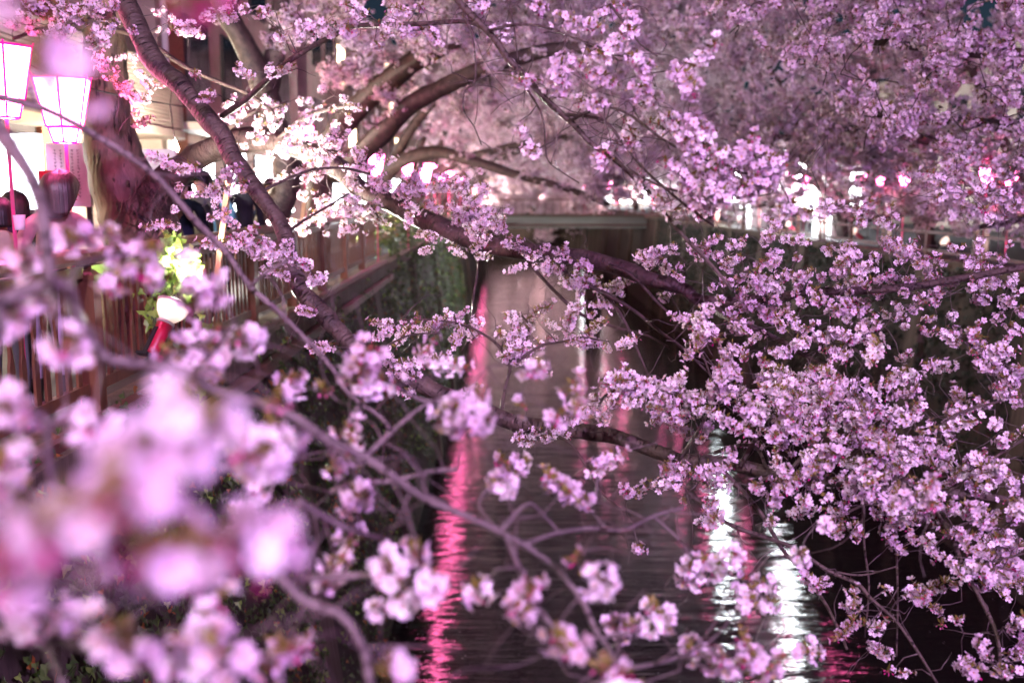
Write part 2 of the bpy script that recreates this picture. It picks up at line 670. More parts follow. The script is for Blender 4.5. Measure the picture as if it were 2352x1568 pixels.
# ------------------------------------------------------------------ unseen street lamps behind the camera, put in to front-light the near blossom
LAMPG = mat('unseen_lamp_glass', (.9, .9, .9), .4, .3, emit=(.96, .74, 1), estr=20)
STEELG = mat('lamp_post_steel', (.10, .10, .11), .45, .5, metal=.6)
bdk = MB()
bdk.box((4.3, -5.0, STREET - .25), (14.2, 8.6, .5))
bdk.obj('near_bridge_deck', CONC_P, kind='structure')
for lx, pw, lcol, lab in ((-1.4, 1050, (.98, .79, 1), 'unseen street lamp put in behind the camera towards the left bank'), (4.6, 2300, (.76, .40, 1), 'unseen violet street lamp put in behind the camera over mid river')):
    g = empty('unseen_street_lamp', (lx, -7.5, STREET), lab, 'street lamp', 'unseen street lamps behind the camera')
    b = MB()
    b.tube([(0, 0, 0), (0, 0, .3), (0, 0, .32), (0, 0, 5.2), (0, .25, 5.75), (0, .8, 5.95)], [.09, .09, .06, .045, .04, .035], 12, sub=2)
    b.obj('post', STEELG, g, smooth=True)
    b = MB()
    b.lathe([(.02, .12), (.10, .10), (.22, .02), (.23, 0), (.21, 0)], 20, mat4=Matrix.Translation((0, .9, 5.9)))
    b.obj('hood', STEELG, g, smooth=True)
    b = MB()
    b.lathe([(.20, .0), (.17, -.06), (.08, -.10), (0, -.11)], 20, mat4=Matrix.Translation((0, .9, 5.9)))
    b.obj('globe', LAMPG, g, smooth=True)
    ld = bpy.data.lights.new('lamp_light', 'POINT')
    ld.energy = pw
    ld.color = lcol
    ld.shadow_soft_size = .14
    lo = bpy.data.objects.new('lamp_light', ld)
    COL.objects.link(lo)
    lo.parent = g
    lo.location = (0, .9, 5.6)

# ------------------------------------------------------------------ floodlights
REDP = mat('red_lamp_plastic', (.42, .012, .05), .3, .5, coat=.3)
BULB = mat('frosted_bulb', (.75, .62, .58), .35, .5, trans=.25)
GLOW = mat('lit_bulb_face', (1, 1, 1), .4, .2, emit=(1, .94, .84), estr=3.5)
CABLE = mat('black_rubber', (.02, .02, .02), .5, .4)
GRING = mat('grey_ring', (.45, .40, .40), .4, .5)


def flood_meshes():
    D = {}
    b = MB()
    b.lathe([(.0, -.30), (.045, -.30), (.048, -.29), (.052, -.15), (.058, -.06), (.052, -.055), (0, -.055)], 20)
    D['lamp_holder'] = b.mesh('lamp_holder', REDP, True)
    b = MB()
    b.box((0, -.0535, -.19), (.022, .006, .05))
    D['sticker'] = b.mesh('sticker', GRING)
    b = MB()
    b.lathe([(.106, .078), (.117, .082), (.117, .094), (.106, .096)], 28)
    D['rim'] = b.mesh('rim', GRING, True)
    b = MB()
    b.lathe([(.04, -.075), (.063, -.07), (.063, -.052), (.04, -.047)], 20)
    D['collar_ring'] = b.mesh('collar_ring', GRING, True)
    b = MB()
    b.lathe([(.045, -.055), (.058, -.03), (.090, .01), (.108, .05), (.112, .085), (.108, .092), (.104, .088)], 28)
    D['bulb'] = b.mesh('bulb', BULB, True)
    b = MB()
    b.lathe([(.103, .088), (.09, .105), (.06, .118), (.0, .122)], 28)
    D['bulb_face'] = b.mesh('bulb_face', GLOW, True)
    b = MB()
    b.tube([(0, 0, -.29), (0, .02, -.36), (.03, .05, -.42), (.0, .16, -.45)], .009, 6, sub=3)
    D['cable'] = b.mesh('cable', CABLE)
    b = MB()
    b.box((0, .06, -.22), (.03, .012, .2))
    b.box((0, .06, -.33), (.10, .05, .02))
    D['clamp'] = b.mesh('clamp', CABLE)
    return D


FD = flood_meshes()


def flood(pos, aim, power, label, group, col=(1, .93, .83), cone=100, blend=.6):
    g = empty('flood_lamp', pos, label, 'floodlight', group)
    g.rotation_euler = (Vector(aim) - Vector(pos)).to_track_quat('Z', 'Y').to_euler()
    for k, me in FD.items():
        fo = link(k, me, fo if k == 'bulb_face' else g)
    ld = bpy.data.lights.new('flood_beam', 'SPOT')
    ld.energy = power
    ld.color = col
    ld.spot_size = R(cone)
    ld.spot_blend = blend
    ld.shadow_soft_size = .09
    lo = bpy.data.objects.new('flood_beam', ld)
    COL.objects.link(lo)
    lo.parent = g
    lo.matrix_local = Matrix.Translation((0, 0, .2)) @ Matrix.Rotation(math.pi, 4, 'X')
    return g


lamp_p = at(388, 725, 6.85)
flood(lamp_p, at(540, 400, 7.5), 420, 'red-bodied floodlight shining up through the ivy at the railing foot', 'floodlights along the left bank', cone=96)
flood(at(690, 668, 11.0), at(900, 425, 7.2), 650, 'floodlight hidden behind the dark drooping limb', 'floodlights along the left bank', cone=40, blend=.5)
GF, GF2 = 'floodlights along the left bank', 'floodlights along the far bank'
for d, pw in ((20.5, 170), (27, 300), (34, 340), (42, 340), (52, 340), (74, 1500), (90, 2200)):
    flood((-3.25, d, STREET + .35), (-.4, d + 4, STREET + 4.8), pw, 'floodlight hidden by blossom farther along the left bank', GF, (1, .80, .72))
for d, pw in ((18, 40), (22.8, 35), (28.8, 45), (35.5, 80), (43, 240), (52, 320), (74, 1500), (90, 2200)):
    flood((10.1, d, STREET + .35), (6.6, d + 5, STREET + 4.6), pw, 'floodlight hidden by blossom on the far bank', GF2, (1, .74, .70))

# ------------------------------------------------------------------ blossom clusters
CM = [PETAL, PETAL_C, STALK, SEPAL, BUD, YLEAF, STAMEN]


def frame_of(nv):
    nv = Vector(nv).normalized()
    a = nv.cross(Vector((.3, .2, .93)))
    if a.length < 1e-3:
        a = Vector((1, 0, 0))
    a.normalize()
    return a, nv.cross(a), nv


def flower(b, c, nv, r, rg, cup):
    ax, ay, az = frame_of(nv)
    c = Vector(c)
    a0 = rg.random() * 6.28
    for k in range(5):
        a = a0 + k * 2 * math.pi / 5 + rg.uniform(-.1, .1)
        u = ax * math.cos(a) + ay * math.sin(a)
        v = ax * -math.sin(a) + ay * math.cos(a)
        cp = cup + rg.uniform(-.15, .15)
        rr = r * rg.uniform(.9, 1.1)

        def P(x, y):
            rad = math.hypot(x, y)
            return c + u * (x * rr) + v * (y * rr) + az * (rr * (cp * rad ** 1.5 + .10 * abs(y)))
        pts = [P(.06, 0), P(.50, -.36), P(.86, -.30), P(.99, -.12), P(.90, 0), P(.99, .12), P(.86, .30), P(.50, .36)]
        b.add(pts, [(0, 1, 2, 4), (2, 3, 4), (0, 4, 6, 7), (4, 5, 6)], 0)
    # deep pink heart, stamens, sepals
    hz = [c + (ax * math.cos(t) + ay * math.sin(t)) * r * .19 + az * r * .07 for t in (0, 1.26, 2.51, 3.77, 5.03)]
    b.add(hz + [c + az * r * .02], [(0, 1, 5), (1, 2, 5), (2, 3, 5), (3, 4, 5), (4, 0, 5)], 1)
    for k in range(5):
        t = rg.random() * 6.28
        d = (ax * math.cos(t) + ay * math.sin(t)) * .28 * r
        q = c + d + az * r * .42
        w = ax * r * .035
        b.add([c + az * .02 * r - w * .5, c + az * .02 * r + w * .5, q + w, q - w], [(0, 1, 2, 3)], 6)
    cb = c - az * r * .42
    hz = [c + (ax * math.cos(t) + ay * math.sin(t)) * r * .13 for t in (0, 2.1, 4.2)]
    b.add(hz + [cb], [(0, 1, 3), (1, 2, 3), (2, 0, 3)], 3)
    return cb


def bud(b, c, nv, r):
    ax, ay, az = frame_of(nv)
    c = Vector(c)
    vv = [c - az * r]
    for h, w in ((-.3, .75), (.4, .8)):
        vv += [c + az * (h * r) + (ax * math.cos(t) + ay * math.sin(t)) * r * w * .8 for t in (0, 1.57, 3.14, 4.71)]
    vv.append(c + az * r * 1.5)
    ff = [(0, 2, 1), (0, 3, 2), (0, 4, 3), (0, 1, 4)] + [(1 + k, 1 + (k + 1) % 4, 5 + (k + 1) % 4, 5 + k) for k in range(4)] + [(5 + k, 5 + (k + 1) % 4, 9) for k in range(4)]
    b.add(vv, ff, 4)


def stalk(b, p, q, w):
    p, q = Vector(p), Vector(q)
    a, c, _ = frame_of(q - p)
    m = (p + q) / 2 + Vector((0, 0, .004))
    vv = []
    for x in (p, m, q):
        vv += [x + a * w, x - a * w * .5 + c * w * .87, x - a * w * .5 - c * w * .87]
    b.add(vv, [(i * 3 + k, i * 3 + (k + 1) % 3, i * 3 + 3 + (k + 1) % 3, i * 3 + 3 + k) for i in range(2) for k in range(3)], 2)


def cluster_mesh(seed, nf, nb, nl, spread, droop, b=None, off=None):
    """an umbel: stalks from one spur, open flowers facing outward, some buds and young leaves"""
    rg = random.Random(seed)
    part = b is not None
    keep_b = b
    b = MB()
    tot = nf + nb
    for i in range(tot):
        ph = i * 2.39996 + rg.uniform(-.3, .3)
        z = 1 - 2 * (i + .5) / tot
        z = max(-1, min(1, z * .95 + rg.uniform(-.12, .12)))
        s = math.sqrt(max(0, 1 - z * z))
        d = Vector((s * math.cos(ph), s * math.sin(ph), z - droop)).normalized()
        ln = spread * rg.uniform(.75, 1.15)
        e = d * ln + Vector((rg.uniform(-.006, .006), rg.uniform(-.006, .006), -.3 * droop * spread))
        nv = (d + Vector((rg.uniform(-.45, .45), rg.uniform(-.45, .45), rg.uniform(-.5, .25)))).normalized()
        base = d * .004
        if i % tot < nf:
            cb = flower(b, e, nv, rg.uniform(.0165, .0200), rg, rg.uniform(.05, .6))
            stalk(b, base, cb, .0009)
        else:
            e = d * ln * .85
            bud(b, e, nv, .0055)
            stalk(b, base, e, .0009)
    for k in range(nl + 2):
        d = Vector((rg.uniform(-1, 1), rg.uniform(-1, 1), rg.uniform(0, 1))).normalized()
        a, c, _ = frame_of(d)
        l_ = rg.uniform(.020, .042)
        b.add([d * .003, d * l_ * .5 + a * .006, d * l_, d * l_ * .5 - a * .006 + c * .003], [(0, 1, 2), (0, 2, 3)], 5)
    b.lathe([(.0, -.006), (.004, -.004), (.0045, .004), (0, .007)], 5, 3)
    if part:
        keep_b.add([Vector(v) + off for v in b.v], [], 0)
        n0 = len(keep_b.v) - len(b.v)
        for f, m in zip(b.f, b.m):
            keep_b.f.append(tuple(i + n0 for i in f))
            keep_b.m.append(m)
            keep_b.uv.append(None)
        return None
    return b.mesh('blossom_cluster', CM)


def spray_mesh(seed, sizes, step):
    """several umbels strung along a crooked spur twig"""
    rg = random.Random(seed)
    b = MB()
    pts = [Vector((0, 0, 0))]
    d = Vector((1, 0, .1)).normalized()
    for k, (nf, nb) in enumerate(sizes):
        d = (d + Vector((rg.gauss(0, .2), rg.gauss(0, .3), rg.gauss(0, .3)))).normalized()
        pts.append(pts[-1] + d * step * rg.uniform(.7, 1.3))
        cluster_mesh(seed * 7 + k, nf, nb, rg.randint(1, 3), rg.uniform(.022, .034), rg.uniform(.2, .6), b, pts[-1])
    b.tube(pts, [.0026] * (len(pts) - 1) + [.0015], 5, 2)
    return b.mesh('blossom_cluster', CM)


CLM = [cluster_mesh(11, 10, 1, 2, .031, .15), cluster_mesh(12, 7, 2, 3, .028, .3), spray_mesh(13, [(4, 1), (5, 0), (5, 1), (3, 2)], .034),
       cluster_mesh(14, 5, 3, 4, .027, .45), spray_mesh(15, [(5, 0), (4, 2), (2, 3)], .03), cluster_mesh(16, 3, 3, 4, .028, .55),
       cluster_mesh(17, 1, 6, 5, .024, .5), spray_mesh(18, [(3, 1), (6, 0), (4, 0), (5, 1), (2, 2)], .03), cluster_mesh(19, 2, 1, 3, .026, .4), cluster_mesh(20, 13, 0, 1, .034, .1)]
CLO = []
for i, me in enumerate(CLM):
    CLO.append(bpy.data.objects.new('cluster_source', me))     # instancing sources, not in the scene


def gn_tree():
    ng = bpy.data.node_groups.new('scatter_blossom', 'GeometryNodeTree')
    ng.interface.new_socket('Geometry', in_out='INPUT', socket_type='NodeSocketGeometry')
    ng.interface.new_socket('Geometry', in_out='OUTPUT', socket_type='NodeSocketGeometry')
    N, L = ng.nodes, ng.links
    gi, go = N.new('NodeGroupInput'), N.new('NodeGroupOutput')
    jn = N.new('GeometryNodeJoinGeometry')
    for o in reversed(CLO):
        oi = N.new('GeometryNodeObjectInfo')
        oi.inputs['Object'].default_value = o
        oi.inputs['As Instance'].default_value = True
        L.new(oi.outputs['Geometry'], jn.inputs[0])
    ip = N.new('GeometryNodeInstanceOnPoints')
    ip.inputs['Pick Instance'].default_value = True
    L.new(gi.outputs[0], ip.inputs['Points'])
    L.new(jn.outputs[0], ip.inputs['Instance'])
    for nm, ty, so in (('idx', 'INT', 'Instance Index'), ('rot', 'FLOAT_VECTOR', 'Rotation'), ('scl', 'FLOAT', 'Scale')):
        a = N.new('GeometryNodeInputNamedAttribute')
        a.data_type = ty
        a.inputs['Name'].default_value = nm
        out = [s for s in a.outputs if s.enabled and s.name == 'Attribute'][0]
        L.new(out, ip.inputs[so])
    L.new(ip.outputs[0], go.inputs[0])
    return ng


GN = gn_tree()


def crown(name, pts, parent, smin=.9, smax=1.3, weights=(4, 3, 4, 3, 3, 1, .5, 4, .5, 3)):
    pts = np.asarray(pts, dtype=np.float32)
    n = len(pts)
    me = bpy.data.meshes.new(name)
    me.vertices.add(n)
    me.vertices.foreach_set('co', pts.ravel())
    w = np.array(weights, float)
    a = me.attributes.new('idx', 'INT', 'POINT')
    a.data.foreach_set('value', nr.choice(len(w), n, p=w / w.sum()).astype(np.int32))
    a = me.attributes.new('rot', 'FLOAT_VECTOR', 'POINT')
    rot = np.stack([nr.uniform(-.7, .7, n), nr.uniform(-.7, .7, n), nr.uniform(0, 6.28, n)], 1).astype(np.float32)
    a.data.foreach_set('vector', rot.ravel())
    a = me.attributes.new('scl', 'FLOAT', 'POINT')
    a.data.foreach_set('value', nr.uniform(smin, smax, n).astype(np.float32))
    o = link(name, me, parent, kind='stuff')
    md = o.modifiers.new('scatter', 'NODES')
    md.node_group = GN
    return o


# ------------------------------------------------------------------ near cherry trees (limbs traced in depth)
def parse(s):
    return [tuple(float(t) for t in w.split(',')) for w in s.split()]


class Tree:
    def __init__(s, base, label, bark, keep=1.0):
        s.keep = keep
        s.root = empty('cherry_tree', base, label, 'tree', 'cherry trees lining the river')
        s.base = Vector(base)
        s.bark = bark
        s.nodes, s.rad = [], []
        s.tw = MB()
        s.cl = []

    def limb(s, pts, radii, name='limb', n=12, sub=5, wob=.10, label=None, bark=None, reg=True):
        b = MB()
        loc = [Vector(p) - s.base for p in pts]
        q, rr = b.tube(loc, radii, n, sub=sub, wob=wob)
        o = b.obj(name, bark or s.bark, s.root, smooth=True, label=label)
        if reg:
            for k in range(len(q)):
                s.nodes.append(q[k])
                s.rad.append(rr[k])
                if k and (q[k] - q[k - 1]).length > .12:
                    s.nodes.append((q[k] + q[k - 1]) / 2)
                    s.rad.append(rr[k])
        return o

    def limb_px(s, pts, wpx, name='limb', **kw):
        """pts: (x, y, depth); wpx: widths in pixels at the points, or (w0, w1)"""
        P = [at(*p) for p in pts]
        if len(wpx) == 2 and len(pts) != 2:
            wpx = [wpx[0] + (wpx[1] - wpx[0]) * k / (len(pts) - 1) for k in range(len(pts))]
        rad = [w * p[2] / FPX / 2 for w, p in zip(wpx, pts)]
        return s.limb(P, rad, name, **kw)

    def branch_px(s, string, z0, z1, w0, w1, **kw):
        q = parse(string)
        n = len(q)
        kw.setdefault('n', 7)
        kw.setdefault('sub', 4)
        kw.setdefault('wob', .12)
        return s.limb_px([(x, y, z0 + (z1 - z0) * k / (n - 1)) for k, (x, y) in enumerate(q)], (w0, w1), name='branch', **kw)

    def grow(s, string, z, jit=.25, mult=1, spread=.0, keep=None):
        keep = s.keep if keep is None else keep
        for i, w in enumerate(parse(string)):
            x, y = w[0], w[1]
            if i and rng.random() > keep:
                continue
            zz = w[2] if len(w) > 2 else z + rng.uniform(-jit, jit)
            for k in range(mult):
                p = at(x, y, zz) - s.base
                if k:
                    p += Vector((rng.gauss(0, 1), rng.gauss(0, 1), rng.gauss(0, 1))) * (spread or .05)
                s.cl.append(p)

    def finish(s, parts=300, smin=.95, smax=1.2, weights=(2, 3, 4, 3, 4, 2, .8, 4, 1.5, 1.5), extra=None, thin=1.0, bare=160):
        """join every cluster to the nearest wood with a crooked twig"""
        nd = np.array([tuple(p) for p in s.nodes])
        todo = list(s.cl)
        P = np.array([tuple(p) for p in todo])
        d0 = np.array([np.min(np.sum((nd - p) ** 2, 1)) for p in P])
        for i in np.argsort(d0):
            p = P[i]
            dd = np.sum((nd - p) ** 2, 1)
            j = int(np.argmin(dd))
            q = nd[j]
            L_ = math.sqrt(dd[j])
            if L_ > .012:
                a, e = Vector(q), Vector(p)
                k = max(2, min(7, int(L_ / .07) + 1))
                up = Vector((0, 0, 1))
                pts = [a]
                for t in range(1, k):
                    f = t / k
                    o = Vector((rng.gauss(0, 1), rng.gauss(0, 1), rng.gauss(0, 1))) * (.05 * L_ + .004)
                    pts.append(a.lerp(e, f) + o + up * (.12 * L_ * math.sin(math.pi * f)))
                pts.append(e)
                r0 = min(s.rad[j] * .75, .0026 + .0045 * min(L_, 1.2)) * thin
                rr = [r0 + (.0019 - r0) * t / k for t in range(k + 1)]
                rr = [max(x, .0017) for x in rr]
                s.tw.tube(pts, rr, 5)
                for x, r_ in zip(pts[1:], rr[1:]):
                    s.nodes.append(x)
                    s.rad.append(r_)
                nd = np.vstack([nd, [tuple(x) for x in pts[1:]]])
        nn = len(s.nodes)
        for k in range(bare):
            j = rng.randrange(nn)
            a = s.nodes[j]
            d = Vector((rng.gauss(0, 1), rng.gauss(0, .6), rng.gauss(-.1, .9))).normalized()
            st = rng.uniform(.02, .06)
            pts = [a]
            for q in range(rng.randint(3, 7)):
                d = (d + Vector((rng.gauss(0, .3), rng.gauss(0, .3), rng.gauss(-.04, .3)))).normalized()
                pts.append(pts[-1] + d * st)
            r0 = min(s.rad[j] * .8, .0028)
            s.tw.tube(pts, [r0 + (.0012 - r0) * q / (len(pts) - 1) for q in range(len(pts))], 4)
        if s.tw.v:
            s.tw.obj('twigs', TWIG, s.root, smooth=True, kind='stuff')
        w = list(weights)
        # the nearest (largest) clusters are parts of their own
        cw = CAM - s.base
        order = sorted(range(len(s.cl)), key=lambda i: (s.cl[i] - cw).length)
        for i in order[:parts]:
            k = rng.choices(range(10), w)[0]
            sc = rng.uniform(smin, smax)
            M = Matrix.Translation(s.cl[i]) @ Euler((rng.uniform(-.7, .7), rng.uniform(-.7, .7), rng.uniform(0, 6.28))).to_matrix().to_4x4() @ Matrix.Scale(sc, 4)
            link('blossom_cluster', CLM[k], s.root, mw=M)
        rest = [tuple(s.cl[i]) for i in order[parts:]]
        if extra is not None:
            rest += list(extra)
        if rest:
            crown('crown', rest, s.root, smin, smax, weights)

    def sprinkle(s, n, sd=.06, lo=0, keep=None):
        """more clusters close to the wood already grown"""
        for k in range(n):
            j = rng.randrange(lo, len(s.nodes))
            p = s.nodes[j] + Vector((rng.gauss(0, sd), rng.gauss(0, sd), rng.gauss(0, sd)))
            s.cl.append(p)


# --- the old cherry on the left bank with the long limb over the river
T1 = Tree((at(290, 560, 8.9).x, 8.9, STREET), 'old cherry with thick vine-wrapped trunk behind the railing and a long floodlit limb', BARK_OLD, 1)
T1.limb([(T1.base.x + .12, 8.9, STREET - .1)] + [tuple(at(x, y, d)) for x, y, d in ((330, 560, 8.85), (305, 480, 8.85), (268, 380, 8.8), (250, 290, 8.75), (243, 190, 8.7), (240, 90, 8.65), (238, 20, 8.6), (225, -110, 8.6), (170, -330, 8.6))],
        [.46, .36, .30, .25, .215, .185, .165, .16, .15, .11], 'trunk', n=22, wob=.05, reg=False, bark=BARK_TRUNK)
lim = [(318, 520, 8.8), (368, 440, 8.75), (417, 388, 8.65), (484, 345, 8.5), (567, 321, 8.3), (634, 325, 8.1), (717, 352, 7.9), (784, 392, 7.7), (834, 440, 7.55), (901, 467, 7.4),
       (958, 497, 7.2), (1018, 523, 7.05), (1060, 545, 6.95), (1118, 562, 6.8), (1185, 574, 6.6), (1268, 584, 6.45), (1336, 592, 6.3), (1419, 613, 6.15), (1485, 638, 6.0), (1569, 663, 5.9),
       (1602, 688, 5.85), (1669, 694, 5.8), (1736, 687, 5.75), (1802, 680, 5.7), (1869, 670, 5.6), (1983, 667, 5.5), (2103, 657, 5.4), (2203, 640, 5.3), (2352, 613, 5.2), (2480, 590, 5.1)]
wl = [110, 84, 64, 58, 54, 52, 48, 45, 42, 44, 47, 47, 44, 41, 40, 39, 38, 37, 36, 33, 30, 26, 24, 22, 20, 19, 18, 17, 16, 14]
T1.limb_px(lim, wl, name='limb', n=14, sub=4, wob=.09)
T1.branch_px('1636,700 1660,722 1686,737 1769,770 1852,817 1920,850', 5.8, 5.2, 20, 8)
T1.branch_px('1200,580 1221,610 1268,663 1318,710 1352,730 1418,753 1485,770 1540,800', 6.6, 6.2, 11, 5)
T1.branch_px('1275,590 1311,637 1368,663 1402,690 1435,740 1458,790 1485,853 1495,870', 6.4, 6.0, 11, 5)
T1.branch_px('1380,668 1452,710 1518,763 1569,800 1620,850', 6.2, 5.8, 10, 5)
T1.branch_px('1400,610 1452,633 1518,703 1569,743 1640,800', 6.1, 5.6, 10, 5)
T1.branch_px('1100,560 1098,620 1088,680 1080,760 1060,810', 6.8, 6.6, 7, 4)
T1.branch_px('484,340 520,300 560,268 617,247 660,236', 8.4, 7.9, 14, 6)
T1.branch_px('640,318 700,270 760,250 820,240', 8.0, 7.6, 12, 6)
T1.branch_px('240,60 330,90 420,150 500,187 564,213 617,247 644,277', 8.4, 7.8, 14, 5)
T1.branch_px('240,30 180,60 90,70 30,90', 8.5, 7.8, 22, 7)
T1.branch_px('800,400 850,470 870,500', 7.6, 7.4, 9, 5)
# floodlit white tufts round the limb
W = '510,243 534,257 594,270 620,247 547,283 574,310 564,337 624,300 650,262 660,240 690,232 705,262 720,248 745,238 760,255 690,290 655,312 610,285 585,245 735,270 770,246 790,240 815,250 640,235 600,300 560,262 530,275'
T1.grow(W, 7.7, .3, 2, .08)
T1.grow('617,357 640,345 684,394 700,372 717,378 740,335 768,300 770,330 660,330 683,320 730,310 700,410 745,360 776,345', 7.2, .25, 4, .07)
T1.grow('818,367 805,410 840,425 918,434 950,417 967,444 945,467 1018,434 1058,444 1035,467 1085,467 1068,494 1051,510 1095,484 1150,477 875,400 890,440 980,430 1000,455 1040,430 1075,445 930,450 960,425 860,380 1010,480 1090,505 1120,500 1130,520 1110,470', 7.0, .2, 4, .06)
T1.grow('818,467 851,494 805,494 830,480 780,470 760,490 790,505 820,520 860,475 870,450 735,500 700,505 690,520 745,470', 7.4, .2, 4, .055)
T1.grow('981,546 1091,580 1075,575 1118,540 1140,530 1105,525 1185,566 1165,560 1221,590 1235,585 1302,590 1285,623 1318,627 1290,610 1368,647 1345,640 1402,663 1315,700 1358,720 1268,600 1330,600 1468,590 1502,617 1490,600 1532,677 1520,610 1545,560 1300,640 1335,655 1415,660', 6.3, .2, 3, .04)
T1.grow('233,147 267,157 294,197 277,213 250,150 327,230 300,283 310,225 260,195', 6.6, .3, 2, .05)
T1.grow('354,190 340,185 370,195 300,127 312,135 377,23 360,30 395,40 354,73 440,70 460,80 425,60', 7.6, .3, 1)
T1.grow('87,77 70,60 100,40 60,40 40,60 120,60 85,50 140,80 157,107 130,95', 7.6, .4, 2, .06)
# right end of the limb
T1.grow('1589,573 1646,586 1682,596 1686,623 1729,650 1712,690 1752,700 1722,740 1762,723 1702,736 1782,710 1635,660 1802,550 1769,543 1855,556 1869,616 1836,656 1889,636 1849,696 1902,696 1929,593 1936,623 2002,643 1989,656 2062,600 2029,540 2089,610 2136,640 2186,650 1986,696 2052,690 2096,710 2076,670 2189,723 2152,690 2249,556 2269,583 2336,667 2310,690', 5.4, .4, 3, .08)
T1.grow('1780,600 1800,640 1900,560 1950,560 1980,600 2040,640 2110,570 2160,590 2220,610 2290,620 2320,560 1830,590 1750,560 1700,560 1660,540 2120,690 1960,660 1920,660 2230,660 2270,640 1740,620 1850,640 2010,590 2060,560 2190,570', 5.8, .4, 3, .09)
T1.grow('1829,756 1826,776 1906,750 1862,786 1902,773 1946,810 2012,770 1880,765 1790,790 1990,745 2066,820 2143,853 1935,765 1930,790', 5.2, .3, 2, .05)
T1.finish(300, .7, 1.05, bare=300)

# vine roots over the foot of the trunk
vr = MB()
for k in range(26):
    x0 = rng.uniform(270, 400)
    y0 = rng.uniform(400, 520)
    pts = []
    x, y = x0, y0
    for j in range(6):
        q = at(x, y, 8.42 + .0006 * abs(x - 330)) - T1.base
        pts.append(q)
        x += rng.uniform(-14, 14)
        y += rng.uniform(8, 22)
    vr.tube(pts, [.008, .007, .006, .005, .005, .004], 5, sub=2)
vr.obj('vine_roots', BARK_OLD, T1.root, smooth=True, kind='stuff')

# --- the tree whose dark limb swings down through the picture
T2 = Tree((-3.45, 5.2, STREET), 'cherry whose dark bark limb swings down from the top and out low over the river', BARK, 1)
T2.limb([(-3.45, 5.2, STREET - .1), (-3.42, 5.25, 6.4), (-3.3, 5.35, 7.4), (-3.1, 5.5, 8.4), tuple(at(170, -190, 5.9))], [.2, .16, .14, .12, .095], 'trunk', n=14, reg=False)
l2 = [(170, -190, 5.9), (240, -70, 5.95), (284, 0, 6.0), (310, 53, 5.95), (337, 110, 5.9), (366, 155, 5.85), (407, 190, 5.8), (444, 232, 5.75), (480, 277, 5.7), (514, 317, 5.65), (534, 360, 5.6), (564, 402, 5.55),
      (594, 444, 5.5), (632, 496, 5.45), (654, 540, 5.4), (668, 600, 5.35), (690, 663, 5.3), (738, 715, 5.25), (777, 760, 5.2), (820, 805, 5.15), (868, 850, 5.1), (934, 863, 5.05), (1011, 905, 5.0), (1135, 953, 4.95),
      (1201, 975, 4.9), (1285, 983, 4.85), (1385, 997, 4.8), (1435, 1010, 4.75), (1518, 1040, 4.7), (1569, 1057, 4.65), (1669, 1063, 4.6), (1756, 1083, 4.55), (1802, 1099, 4.5), (1936, 1108, 4.4), (2019, 1122, 4.35), (2203, 1133, 4.25), (2336, 1150, 4.2), (2440, 1160, 4.15)]
w2 = [48, 48, 48, 47, 45, 48, 46, 44, 43, 44, 40, 39, 38, 37, 37, 37, 38, 43, 42, 44, 48, 46, 43, 40, 38, 37, 36, 35, 34, 33, 31, 29, 27, 25, 23, 20, 16, 12]
T2.limb_px(l2, w2, name='limb', n=16, sub=5, wob=.08)
T2.branch_px('510,267 567,227 624,173 684,127 784,73 818,60 884,58 985,54 1068,50 1120,70', 5.7, 4.6, 14, 9)
T2.branch_px('600,440 640,420 700,395 730,388 790,386 850,400', 5.5, 5.9, 8, 5)
T2.branch_px('650,540 700,505 760,470 800,445', 5.4, 6.2, 8, 4)
T2.branch_px('687,663 690,720 660,790', 5.3, 5.2, 4, 3)
# small branches standing on the limb in mid-river
T2.branch_px('1150,955 1160,890 1172,840 1150,800 1115,770 1060,745 1000,735 930,735', 4.95, 5.2, 10, 4)
T2.branch_px('1165,840 1200,800 1215,750 1195,720', 5.0, 5.1, 7, 4)
T2.branch_px('1180,835 1240,795 1290,785 1340,775 1400,785', 5.0, 5.2, 8, 4)
T2.branch_px('868,850 850,830 880,800 940,770 1010,765', 5.1, 4.8, 6, 4)
T2.branch_px('1230,985 1300,1010 1340,1060 1380,1130 1440,1180', 4.85, 4.5, 7, 4)
T2.branch_px('1285,983 1360,940 1400,900 1470,870', 4.85, 4.4, 8, 4)
T2.branch_px('1640,1063 1702,1123 1749,1180 1796,1260 1836,1303 1876,1356 1902,1396 1932,1457 1945,1490', 4.5, 3.9, 12, 6)
T2.branch_px('1580,1130 1669,1200 1756,1233 1819,1256 1902,1310 1969,1340 2002,1376 2053,1420 2086,1463 2119,1513 2153,1569', 4.3, 3.7, 12, 7)
T2.branch_px('1800,1100 1850,1040 1900,990 1960,960 2040,930', 4.4, 4.3, 12, 5)
T2.branch_px('1700,1070 1740,1000 1780,950 1830,900 1900,870', 4.5, 4.6, 12, 5)
T2.branch_px('1560,1055 1590,1010 1620,960 1640,900 1620,830 1590,760', 4.6, 4.5, 9, 4)
T2.branch_px('1960,1112 2040,1060 2120,1010 2200,950 2300,920', 4.35, 4.4, 12, 5)
T2.branch_px('2059,1130 2059,1263 2062,1380 2059,1507', 4.3, 4.1, 7, 4)
T2.branch_px('1982,1130 1985,1253 1996,1346 1986,1463', 4.3, 4.2, 7, 4)
T2.branch_px('2120,1130 2180,1220 2216,1313 2246,1363 2290,1460 2300,1560', 4.2, 3.7, 15, 9)
T2.branch_px('2216,1313 2280,1290 2352,1270', 4.0, 3.9, 8, 5)
T2.branch_px('1902,1310 1980,1320 2060,1300', 4.1, 4.1, 6, 4)
T2.branch_px('1640,1040 1700,1022 1740,1030 1760,1075', 4.6, 4.5, 10, 9)
T2.branch_px('2160,1140 2230,1090 2300,1040 2352,1010', 4.2, 4.3, 10, 5)
